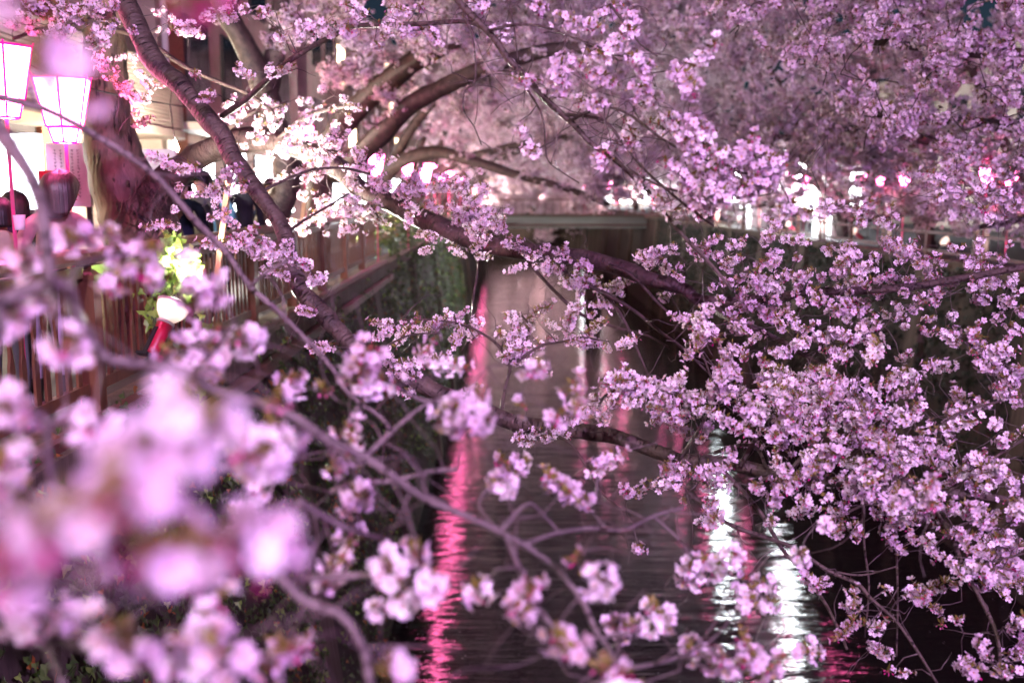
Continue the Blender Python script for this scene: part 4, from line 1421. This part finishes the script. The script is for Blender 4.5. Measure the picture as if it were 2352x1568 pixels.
BAT = (WX0 - TX0) / (STREET - .12)


def wallx(z):
    return WX0 - BAT * max(z, 0)


def panel_ivy(y0, y1, zt, zb, bulge):
    def fn(rg):
        y = rg.uniform(y0, y1)
        z = zb(y) + (zt - zb(y)) * rg.random() ** .8
        th = bulge * (.4 + .6 * (z / zt) ** 2) * rg.uniform(.1, 1) * (1 + .5 * math.sin(y * 2.1 + z))
        return (wallx(z) + .05 + th, y, z), (1, -.25, .25)
    return fn


ivy_mass('ivy', 'thick dark ivy curtain below the floodlight and railing', 5200, panel_ivy(4.2, 10.2, STREET + .18, lambda y: 1.8 + .5 * math.sin(y * 1.7), .30), .062, 3, .08, .10)
ivy_mass('ivy', 'dark ivy hanging down the river wall behind the drooping limb', 4600, panel_ivy(10.8, 18.0, STREET + .05, lambda y: .7 + .5 * math.sin(y * 1.3), .25), .065, 4, .10, .06)
ivy_mass('ivy', 'blurred ivy between distant pilasters of the left wall', 3600, panel_ivy(18.6, 26, STREET, lambda y: 1.0 + .6 * math.sin(y), .25), .085, 5, .05, .08)
ivy_mass('ivy', 'far ivy on the left wall towards the bridge', 3000, panel_ivy(26.4, 48, STREET, lambda y: 1.4 + .6 * math.sin(y), .3), .12, 6, .04, .06)
ivy_mass('ivy', 'ivy with scattered leaves low on the nearest wall', 1500, panel_ivy(2.9, 6.4, 3.9, lambda y: .6, .2), .06, 8, .06, .12)


def top_ivy(rg):
    y = rg.uniform(20.3, 44)
    a = rg.uniform(-.3, 3.3)
    r = .42 + .18 * math.sin(y * 1.9) + rg.uniform(-.12, .08)
    return (-2.7 + r * .9 * math.cos(a), y, STREET + .1 + r * 1.5 * max(-.1, math.sin(a))), (math.cos(a), -.4, math.sin(a))


ivy_mass('ivy', 'blurred ivy mound on the wall top where the wooden railing ends', 3600, top_ivy, .10, 9, .04, .10)


def right_ivy(rg):
    y = rg.uniform(12, 60)
    while min(abs(y - q) for q in (12, 17, 22, 26.5, 31, 36, 41, 46, 51, 56, 61)) < .45:
        y = rg.uniform(12, 60)
    z = STREET - (STREET - .8) * rg.random() ** 1.3
    return (WX1 + BAT * .7 * z - .08 - rg.random() * .25, y, z), (-1, -.3, .2)


ivy_mass('ivy', 'dark ivy between the pilasters of the far bank wall', 9000, right_ivy, .13, 7, .02, .0, IVYD)

# floodlit ivy spilling over the railing, leaf by leaf
iv = empty('ivy_vine', (RAILX, 7.3, STREET), 'brightly floodlit green ivy spilling over the railing above the lamp', 'ivy')
lm = []
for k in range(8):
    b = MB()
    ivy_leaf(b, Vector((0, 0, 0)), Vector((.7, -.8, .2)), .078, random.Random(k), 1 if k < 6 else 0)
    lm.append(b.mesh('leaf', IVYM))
path = [at(375, 545, 7.45), at(385, 580, 7.4), at(392, 620, 7.3), at(375, 660, 7.2), at(365, 700, 7.1), at(380, 735, 7.05)]
path2 = [at(392, 575, 7.35), at(415, 590, 7.3), at(432, 598, 7.25), at(452, 598, 7.2)]
b = MB()
b.tube([q - iv.location for q in path], .006, 5, 3, sub=3)
b.tube([q - iv.location for q in path2], .004, 5, 3, sub=3)
b.tube([at(420, 800, 7.0) - iv.location, at(440, 850, 6.9) - iv.location, at(450, 900, 6.85) - iv.location], .005, 5, 3, sub=3)
b.obj('stems', IVYM, iv)
for k in range(285):
    f = rng.random()
    if f < .74:
        t = rng.random() * (len(path) - 1)
        q = path[int(t)].lerp(path[int(t) + 1], t - int(t))
        w = .05 + .03 * t
        q = q + Vector((rng.gauss(0, w * .6), rng.gauss(0, w), rng.gauss(0, .05)))
        q.x += .03
    elif f < .88:
        t = rng.random() ** .6 * (len(path2) - 1.001)
        q = path2[int(t)].lerp(path2[int(t) + 1], t - int(t)) + Vector((rng.gauss(0, .02), rng.gauss(0, .03), rng.gauss(-.02, .03)))
    else:
        q = at(rng.uniform(410, 470), rng.uniform(780, 900), rng.uniform(6.85, 7.05))
    sc = rng.uniform(.7, 1.25)
    link('leaf', lm[rng.randrange(8)], iv, mw=Matrix.Translation(q - iv.location) @ Euler((rng.gauss(0, .4), rng.gauss(0, .5), rng.gauss(0, .6))).to_matrix().to_4x4() @ Matrix.Scale(sc, 4))

# pale stakes leaning on the railing
for (x0, y0, x1, y1, d, lab, m, w) in ((527, 400, 497, 652, 7.9, 'pale square wooden stake tied to the railing', WPOLE, .042), (702, 440, 690, 545, 12.6, 'pinkish lantern stake farther along the railing', WPOLE, .05)):
    a, e = at(x0, y0, d), at(x1, y1, d)
    b = MB()
    ax = (a - e)
    M3 = ax.to_track_quat('Z', 'Y').to_matrix()
    b.box((0, 0, 0), (w, w, ax.length), rot=M3)
    o = b.obj('wooden_stake', m, label=lab, cat='stake')
    o.location = (a + e) / 2

# ------------------------------------------------------------------ buildings on the left street
LOUV = mat('louvre_slats', (.52, .44, .36), .55, .4, noise=((1, 1, 8), (.44, .36, .29), .4, .7))
STUCCO = mat('pale_stucco', (.50, .42, .35), .8, .2, noise=((2, 2, 2), (.42, .35, .29), .4, .65), bump=((30, 30, 30), .2, .01))
BRICK = mat('brick_pier', (.30, .13, .075), .8, .2, noise=((14, 14, 14), (.22, .09, .055), .4, .65))
DGLASS = mat('dark_window_glass', (.02, .022, .028), .08, .6)
LITS = mat('lit_light_box', (.9, .9, .9), .5, .3, emit=(.86, .95, 1), estr=26)
DARKM = mat('dark_metal', (.04, .035, .035), .5, .5)
LITW = mat('lit_window', (.8, .7, .55), .5, .3, emit=(1, .72, .42), estr=3.5)
LITC = mat('lit_shop_window', (.9, .9, .9), .5, .3, emit=(.86, .93, 1), estr=8)
WHITEP = mat('white_panel', (.80, .78, .76), .6, .3)

FX, FEND = -7.0, 24.0
bd = empty('apartment_building', (FX, 14, STREET), 'beige building with curved louvred balconies and a dark shop floor', 'building')


def bpart(name, m, f, smooth=False, par=None):
    b = MB()
    f(b)
    return b.obj(name, m, par or bd, smooth)


def curve_pts(off, z, y0=-9.0):
    """balcony edge: straight along the street then rounding away at its far end"""
    pts = [(off, y0, z), (off, FEND - 14 - 2.2, z)]
    for k in range(1, 9):
        a = k / 8 * math.pi / 2
        pts.append((off - 2.2 + 2.2 * math.cos(a), FEND - 14 - 2.2 + 2.2 * math.sin(a), z))
    pts.append((off - 6, FEND - 14, z))
    return pts


def ribbon(b, off0, off1, z0, z1):
    lo0, lo1 = curve_pts(off0, z0), curve_pts(off1, z0)
    hi0, hi1 = curve_pts(off0, z1), curve_pts(off1, z1)
    n = len(lo0)
    vv = lo0 + lo1 + hi0 + hi1
    ff = []
    for k in range(n - 1):
        ff += [(k, k + 1, 2 * n + k + 1, 2 * n + k), (n + k + 1, n + k, 3 * n + k, 3 * n + k + 1), (2 * n + k, 2 * n + k + 1, 3 * n + k + 1, 3 * n + k), (k + 1, k, n + k, n + k + 1)]
    b.add(vv, ff)


for fl in range(3):
    z0 = 2.78 + 3.0 * fl
    bpart('balcony_slab', STUCCO, lambda b: ribbon(b, .06, -1.6, z0 - .14, z0))
    for k in range(15):
        zz = z0 + .06 + k * .076
        bpart('louvre_slat', LOUV, lambda b: ribbon(b, .03, -.01, zz, zz + .05))
    bpart('balcony_backing', STUCCO, lambda b: ribbon(b, -.05, -.10, z0 + .003, z0 + 1.12))
    bpart('handrail', STUCCO, lambda b: ribbon(b, .05, -.12, z0 + 1.2, z0 + 1.27))
bpart('wall', STUCCO, lambda b: b.box((-4.8, -.5, 5.6), (6.6, 16.4, 11.1)))
bpart('brick_pier', BRICK, lambda b: b.box((-1.42, 4.6, 6), (.3, .8, 12)))
bpart('shop_front_frame', DARKM, lambda b: [b.box((-1.44, y, 1.3), (.12, .12, 2.5)) for y in (-8, -5.5, -3, -.5, 2, 4)] and b.box((-1.44, -2, 2.58), (.14, 12.4, .14)))
for k, y in enumerate((-6.75, -4.25, -1.75, .75, 3.0)):
    bpart('shop_window', LITW if k in (1, 3) else DGLASS, lambda b: b.box((-1.47, y, 1.3), (.02, 2.3 if k < 4 else 1.8, 2.4)))
for fl in (1, 2):
    for y in (-6, -3, 0, 3):
        wf = bpart('window', DARKM, lambda b: b.box((-1.48, y, fl * 3 + 1.35), (.06, 1.7, 2.1)))
        bpart('pane', DGLASS, lambda b: b.box((-1.44, y, fl * 3 + 1.35), (.02, 1.55, 1.95)), par=wf)

bd = empty('office_building', (-7.6, 30, STREET), 'grey-beige building with dark windows and a white drainpipe behind the forked tree', 'building')
bpart('wall', STUCCO, lambda b: b.box((-5, 0, 6), (10, 15, 12)))
bpart('brick_pier', BRICK, lambda b: b.box((.06, -6.6, 6), (.14, 1.1, 12)))
bpart('drainpipe', WHITEP, lambda b: b.tube([(.12, -7.3, 0), (.12, -7.3, 11.5)], .07, 10))
for fl in range(4):
    for k in range(4):
        y = -4.8 + 3.2 * k
        wf = bpart('window', DARKM, lambda b: b.box((.02, y, fl * 3 + 1.7), (.1, 1.9, 1.9)))
        for sd_ in (-1, 1):
            bpart('pane', LITC if (fl == 0) else DGLASS, lambda b: b.box((.085, y + sd_ * .47, fl * 3 + 1.7), (.02, .88, 1.75)), par=wf)
bpart('canopy', STUCCO, lambda b: b.box((.6, 0, 2.95), (1.3, 14.6, .16)))
for j, (y, h, lab) in enumerate(((50, 15, 'tall dim building farther down the left street'), (72, 12, 'dim building on the left street near the bridge'))):
    bd = empty('street_building', (-8, y, STREET), lab, 'building')
    bpart('wall', STUCCO, lambda b: b.box((-5, 0, h / 2), (10, 17, h)))
    for fl in range(int(h / 3)):
        for k in range(5):
            bpart('window_pane', LITC if fl == 0 else (LITW if (fl * 5 + k) % 4 == 0 else DGLASS), lambda b: b.box((.02, -6.4 + 3.2 * k, fl * 3 + 1.6), (.06, 1.8, 1.7)))

# right bank buildings, dim behind the trees
for j, (x, y, h, w, lab) in enumerate(((19, 20, 7, 14, 'dim building behind the shaded trees of the far bank'), (19.5, 38, 8, 16, 'taller dim building behind the far bank lanterns'), (19, 58, 7, 17, 'low dim building on the far bank near the bridge'))):
    bd = empty('street_building', (x, y, STREET), lab, 'building')
    bpart('wall', STUCCO, lambda b: b.box((4, 0, h / 2), (8, w, h)))
    nk = int(w / 3)
    for fl in range(int(h / 3)):
        for k in range(nk):
            bpart('window_pane', LITC if fl < 1 and j == 2 and (k * 3 + j) % 5 == 0 else DGLASS, lambda b: b.box((-.02, -w / 2 + 1.7 + 3 * k, fl * 3 + 1.7), (.06, 1.7, 1.7)))
# bright shop fronts that the water mirrors
REDL = mat('red_lit_sign', (.8, .1, .15), .5, .3, emit=(1, .03, .16), estr=5)
bd = empty('street_building', (4, 150, STREET), 'dark building block behind the cherries at the river bend', 'building')
bpart('wall', STUCCO, lambda b: b.box((0, 4, 11), (50, 8, 22)))
bd = empty('shop_building', (14.5, 116, STREET), 'far shop with bright white windows and red signs mirrored in the river', 'building')
bpart('wall', STUCCO, lambda b: b.box((0, 2, 4), (13, 4, 8)))
for k in range(5):
    bpart('shop_window', LITC, lambda b: b.box((-4.8 + 2.1 * k, -.04, 1.9), (1.45, .08, 3.0)))
for k in range(2):
    bpart('sign', REDL, lambda b: b.box((-1.64 + 4.2 * k, -.05, 1.8), (.42, .08, 2.8)))
for k, (x, y, h, lab) in enumerate(((10.2, 33.0, 2.6, 'white lit upright sign and stall on the far bank, mirrored as broad white glitter'), (10.2, 43.5, 2.4, 'smaller white lit stall front farther along the far bank'))):
    bd = empty('market_stall', (x, y, STREET), lab, 'stall', 'stalls on the far bank')
    bpart('counter', WHITEP, lambda b: b.box((.6, 0, .5), (.7, 1.9, 1.0)))
    bpart('awning', WHITEP, lambda b: b.box((.7, 0, 2.35), (1.7, 2.2, .06)))
    bpart('light_box', LITS, lambda b: b.box((-.36, 0, 1.75), (.08, 2.4, 1.5)))
    for sx in (0, 1.4):
        for sy in (-.95, .95):
            bpart('pole', DARKM, lambda b: b.tube([(.05 + sx, sy, 0), (.05 + sx, sy, 2.32)], .02, 6))

# white boards and glowing stalls on the left street
BLUEW = mat('glowing_screen', (.9, .93, 1), .5, .2, emit=(.80, .88, 1.0), estr=3)
INK = mat('ink', (.05, .04, .04), .6, .2)
RED = mat('red_cloth', (.55, .02, .05), .7, .2)
BULBM = mat('bare_bulb', (1, 1, 1), .4, .2, emit=(1, .97, .92), estr=40)


def panel_px(name, x0, y0, x1, y1, d, m, label, cat, depth=.06, feet=True):
    a, e = at(x0, y0, d), at(x1, y1, d)
    g = empty(name, ((a.x + e.x) / 2, d, STREET), label, cat)
    b = MB()
    b.box((0, 0, (a.z + e.z) / 2 - STREET), (abs(e.x - a.x), depth, abs(a.z - e.z)))
    b.obj('board', m, g)
    if feet:
        for s in (-1, 1):
            b = MB()
            b.box((s * (abs(e.x - a.x) / 2 - .05), .06, (max(a.z, e.z) - STREET) / 2), (.04, .05, max(a.z, e.z) - STREET))
            b.obj('leg', DARKM, g)
    return g, abs(e.x - a.x), max(a.z, e.z) - STREET


panel_px('glowing_sign', -60, 308, 104, 480, 9.6, BLUEW, 'overexposed bluish white glowing sign behind the blurred branch', 'sign')
g, w_, h_ = panel_px('notice_board', 107, 330, 212, 475, 9.3, WHITEP, 'white notice board with columns of handwriting beside the old trunk', 'board')
for c in range(5):
    b = MB()
    zz = h_ - .06
    while zz > h_ - .50:
        s = rng.uniform(.010, .022)
        b.box((w_ / 2 - .09 - c * .052 + rng.uniform(-.004, .004), -.034, zz), (s, .004, .005))
        b.box((w_ / 2 - .09 - c * .052 + rng.uniform(-.006, .006), -.0345, zz - .006), (.004, .004, s))
        zz -= rng.uniform(.024, .034)
    b.obj('handwriting', INK, g)
panel_px('tent_wall', 300, 343, 408, 425, 12.0, WHITEP, 'white tarpaulin stall wall between the trunk and the floodlit limb', 'stall')
panel_px('glowing_sign', 560, 415, 640, 452, 19.0, BLUEW, 'small glowing white sign seen behind the dark limb', 'sign')
panel_px('lit_stall', 735, 420, 800, 452, 26.0, BLUEW, 'distant glowing stall front below the leaning limbs', 'stall')
g, w_, h_ = panel_px('red_banner', 88, 392, 120, 428, 8.0, RED, 'small red banner with a white mark above the heads', 'banner', .02)
b = MB()
b.lathe([(0, 0), (.018, 0), (.018, .004), (0, .004)], 12, mat4=Matrix.Translation((0, -.018, h_ - .09)) @ Matrix.Rotation(math.pi / 2, 4, 'X'))
b.obj('mark', WHITEP, g)
q = at(402, 338, 12.2)
g = empty('bare_bulb', q, 'bare white bulb glaring over the white stall wall', 'lamp')
b = MB()
b.lathe([(0, -.06), (.03, -.05), (.042, -.02), (.036, .015), (.018, .045), (.016, .07)], 14)
b.obj('bulb', BULBM, g, smooth=True)
b = MB()
b.tube([(0, 0, .06), (-.05, .05, .5), (-.1, .4, .9)], .006, 5)
b.obj('cord', CABLE, g)
ld = bpy.data.lights.new('bulb_light', 'POINT')
ld.energy = 60
ld.color = (1, .93, .85)
ld.shadow_soft_size = .05
lo = bpy.data.objects.new('bulb_light', ld)
COL.objects.link(lo)
lo.parent = g
lo.location = (0, .06, .06)

# unseen lamp added behind the white tarpaulin to brighten the louvred balconies
q = Vector((-6.4, 18.6, STREET + 2.0))
g = empty('added_fill_lamp', q, 'unseen lamp added behind the white tarpaulin to light the louvred balconies', 'lamp')
b = MB()
b.lathe([(0, -.06), (.05, -.05), (.06, -.02), (.05, .03), (.02, .05)], 14)
b.obj('bulb', BULBM, g, smooth=True)
b = MB()
b.tube([(0, 0, .04), (0, .02, .2), (0, .02, -2.0)], .015, 6)
b.obj('pole', DARKM, g)
ld = bpy.data.lights.new('added_fill_light', 'POINT')
ld.energy = 420
ld.color = (1, .86, .70)
ld.shadow_soft_size = .1
lo = bpy.data.objects.new('added_fill_light', ld)
COL.objects.link(lo)
lo.parent = g
lo.location = (-.1, -.1, .05)

# cables of the lantern string
b = MB()
b.tube([at(70, 150, 6.4), at(160, 190, 6.8), at(300, 225, 8.0), at(440, 248, 10)], .006, 5, sub=4)
b.obj('lantern_cable', CABLE, label='thin black lantern cable slung past the old trunk', cat='cable')

# ------------------------------------------------------------------ people
SKIN = mat('skin', (.52, .30, .22), .5, .4)
HAIRD = mat('black_hair', (.008, .006, .007), .45, .4, bump=((90, 90, 3), .5, .01))
HAIRR = mat('red_brown_hair', (.022, .008, .009), .42, .5, noise=((60, 60, 4), (.055, .018, .02), .45, .7), bump=((90, 90, 3), .5, .01))
EYE = mat('eye', (.02, .015, .015), .2, .6)


def cloth(name, c):
    return mat(name, c, .8, .2, noise=((9, 9, 9), tuple(x * .7 for x in c), .4, .7), bump=((30, 30, 30), .2, .01))


def person(loc, rz, height, top, bottom, hair, label, pose='stand', hair_len=.0, bend=0.0, head_turn=0.0):
    g = empty('person', loc, label, 'person', 'people on the left street', rz)
    s = height / 1.68
    V, E, RD, TG = [], [], [], []

    def v(p, r, tagm, par=None):
        V.append(tuple(c * s for c in p))
        RD.append(r * s)
        TG.append(tagm)
        if par is not None:
            E.append((par, len(V) - 1))
        return len(V) - 1
    fw = bend      # lean forward, along +y
    pel = v((0, 0, .92), .135, 2)
    wst = v((0, .02 + fw * .12, 1.05), .115, 1, pel)
    cht = v((0, .03 + fw * .30, 1.25), .135, 1, wst)
    nkb = v((0, .02 + fw * .42, 1.40), .075, 1, cht)
    nck = v((0, .03 + fw * .48, 1.46), .05, 0, nkb)
    hd0 = v((0, .045 + fw * .52, 1.53), .075, 0, nck)
    hd1 = v((0, .035 + fw * .54, 1.61), .088, 0, hd0)
    for sx in (-1, 1):
        hip = v((sx * .09, 0, .86), .10, 2, pel)
        kn = v((sx * .10, .02, .48), .065, 2, hip)
        an = v((sx * .10, -.01, .09), .045, 3, kn)
        v((sx * .11, .13, .04), .035, 3, an)
        sh = v((sx * .18, .02 + fw * .38, 1.36), .065, 1, nkb)
        if pose == 'lean':
            el = v((sx * .31, .20 + fw * .1, 1.12), .052, 1, sh)
            wr = v((sx * .10, .42, 1.155), .036, 1, el)
            hn = v((sx * .02, .45, 1.16), .036, 0, wr)
            fd = Vector((-sx * .9, .35, 0)).normalized()
        elif pose == 'hold':
            el = v((sx * .24, .04, 1.08), .048, 1, sh)
            wr = v((sx * .10, .26, 1.22), .034, 1, el)
            hn = v((sx * .06, .31, 1.27), .034, 0, wr)
            fd = Vector((-sx * .3, .5, .6)).normalized()
        else:
            el = v((sx * .23, -.02, 1.08), .048, 1, sh)
            wr = v((sx * .23, .05, .84), .034, 1, el)
            hn = v((sx * .225, .07, .76), .034, 0, wr)
            fd = Vector((-sx * .1, .15, -1)).normalized()
        side = fd.cross(Vector((0, 0, 1)))
        if side.length < .2:
            side = Vector((0, 1, 0))
        side.normalize()
        for fi, (o_, ln) in enumerate(((-.028, .062), (-.010, .072), (.009, .068), (.026, .052))):
            a = Vector(V[hn]) / s + fd * .03 + side * o_
            k1 = v(tuple(a), .0105, 0, hn)
            k2 = v(tuple(a + fd * ln * .5 + Vector((0, 0, -.004))), .0092, 0, k1)
            v(tuple(a + fd * ln + Vector((0, 0, -.02))), .008, 0, k2)
        a = Vector(V[hn]) / s - side * .035
        k1 = v(tuple(a), .011, 0, hn)
        v(tuple(a + fd * .035 - side * .015), .009, 0, k1)
    me = bpy.data.meshes.new('body_cage')
    me.from_pydata(V, E, [])
    ob = bpy.data.objects.new('body_cage', me)
    COL.objects.link(ob)
    md = ob.modifiers.new('skin', 'SKIN')
    md.use_smooth_shade = True
    for i, sv in enumerate(me.skin_vertices[0].data):
        sv.radius = (RD[i], RD[i] * (.8 if i in (pel, wst, cht) else 1))
        sv.use_root = (i == 0)
    sb = ob.modifiers.new('sub', 'SUBSURF')
    sb.levels = sb.render_levels = 1
    dg = bpy.context.evaluated_depsgraph_get()
    bm_ = bpy.data.meshes.new_from_object(ob.evaluated_get(dg))
    bpy.data.objects.remove(ob)
    bm_.name = 'body'
    bm_.materials.clear()
    shoe = DARKM
    for m in (SKIN, top, bottom, shoe):
        bm_.materials.append(m)
    VA = np.array(V)
    RA = np.array(RD)
    for pl in bm_.polygons:
        c = np.array(pl.center)
        d = np.linalg.norm(VA - c, axis=1) - RA * .9
        pl.material_index = TG[int(np.argmin(d))]
        pl.use_smooth = True
    link('body', bm_, g)
    hc = (Vector(V[hd0]) + Vector(V[hd1])) / 2 + Vector((0, .0, .012 * s))
    rot = Matrix.Rotation(head_turn, 4, 'Z')
    hm = Matrix.Translation(hc) @ rot
    # hair cap
    b = MB()
    vv, ff = [], []
    nu, nv_ = 18, 9
    lo = -.35 - hair_len
    for j in range(nv_ + 1):
        for i in range(nu):
            a = 2 * math.pi * i / nu
            back = .5 - .5 * math.sin(a)           # 1 at the back (-y), 0 in front
            t = j / nv_
            zend = .30 + (lo - .30) * min(1, back * 1.9)
            ph = 1 + (zend - 1) * t
            z = max(-1, ph)
            r_ = math.sqrt(max(0, 1 - max(min(z, 1), -.12) ** 2)) * (1 + .05 * math.sin(a * 5))
            zz = ph
            vv.append((.108 * s * r_ * math.cos(a), .122 * s * r_ * math.sin(a) - .012 * s, .135 * s * zz))
    for j in range(nv_):
        for i in range(nu):
            i2 = (i + 1) % nu
            ff.append((j * nu + i, j * nu + i2, (j + 1) * nu + i2, (j + 1) * nu + i))
    b.add(vv, ff)
    o = b.obj('hair', hair, g, smooth=True)
    o.matrix_local = hm
    sd = o.modifiers.new('thick', 'SOLIDIFY')
    sd.thickness = .012
    # face: nose, eyes, mouth
    b = MB()
    b.add([(-.013 * s, .092 * s, -.035 * s), (.013 * s, .092 * s, -.035 * s), (0, .118 * s, -.032 * s), (0, .092 * s, .012 * s)], [(0, 1, 2), (1, 3, 2), (3, 0, 2), (0, 3, 1)])
    o = b.obj('nose', SKIN, g)
    o.matrix_local = hm
    for sx in (-1, 1):
        b = MB()
        b.lathe([(0, -.004 * s), (.012 * s, 0), (0, .004 * s)], 8, mat4=Matrix.Translation((sx * .033 * s, .088 * s, .012 * s)) @ Matrix.Rotation(math.pi / 2, 4, 'X'))
        o = b.obj('eye', EYE, g)
        o.matrix_local = hm
    b = MB()
    b.box((0, .092 * s, -.062 * s), (.04 * s, .006 * s, .008 * s))
    o = b.obj('mouth', mat('lips', (.4, .12, .12), .5), g)
    o.matrix_local = hm
    return g


PINKJ = cloth('pink_jacket', (.55, .30, .30))
DARKC = cloth('dark_coat', (.02, .018, .025))
NAVY = cloth('navy_coat', (.02, .025, .05))
GREYC = cloth('grey_coat', (.10, .10, .11))
TAN = cloth('tan_coat', (.45, .32, .25))
PURP = cloth('lilac_skirt', (.38, .27, .42))
BLUEC = cloth('blue_coat', (.04, .10, .16))
pa = at(130, 560, 6.25)
pg = person((pa.x - .26, 6.6, STREET), R(-128), 1.56, PINKJ, PURP, HAIRR, 'person in a pale pink jacket with bobbed red-brown hair leaning on the railing', 'lean', 1.0, .55, R(80))
# wrist watch
b = MB()
M = Matrix.Translation((.115, .405, 1.10)) @ Matrix.Rotation(R(70), 4, 'Y')
b.lathe([(.030, -.011), (.034, -.011), (.034, .011), (.030, .011), (.030, -.011)], 16, mat4=M)
b.lathe([(0, .0), (.017, 0), (.017, .009), (0, .01)], 14, mat4=Matrix.Translation((.115, .405 - .02, 1.137)))
b.obj('wristwatch', mat('watch_steel', (.45, .45, .52), .25, .6, metal=.9), pg, smooth=True)
people = [(38, 7.6, 1.44, DARKC, DARKC, HAIRD, 'person with black hair behind the thick blurred branch', 'hold', .5, 40),
          (-8, 6.3, 1.40, TAN, GREYC, HAIRD, 'person in a tan coat at the picture edge by the railing', 'hold', .3, 20),
          (418, 10.6, 1.62, NAVY, DARKC, HAIRD, 'person in navy just right of the old trunk', 'hold', .2, 200),
          (470, 11.6, 1.68, GREYC, DARKC, HAIRD, 'person in a grey coat left of the pale stake', 'stand', 0, 150),
          (500, 12.8, 1.6, BLUEC, NAVY, HAIRD, 'person in a blue coat behind the pale stake', 'hold', .4, 180),
          (560, 13.2, 1.7, DARKC, DARKC, HAIRD, 'person in black seen behind the dark drooping limb', 'stand', 0, 215),
          (590, 14.6, 1.62, NAVY, DARKC, HAIRR, 'person in dark blue facing the railing past the drooping limb', 'hold', .6, 190),
          (625, 15.8, 1.66, DARKC, GREYC, HAIRD, 'person in black beside the forked tree', 'stand', .1, 160)]
for x, d, h, t, bt, hr, lab, ps, hl, rz in people:
    q = at(x, 480, d)
    person((q.x, d, STREET), R(rz), h, t, bt, hr, lab, ps, hl)

# plastic cup in the edge person's hands
b = MB()
b.lathe([(.028, 0), (.036, .09), (.034, .09), (.026, .004), (0, .004)], 16)
o = b.obj('plastic_cup', mat('clear_plastic', (.8, .8, .85), .1, .6, trans=.5), label='clear plastic cup held up above the railing', cat='cup', smooth=True)
o.location = at(46, 528, 6.1)
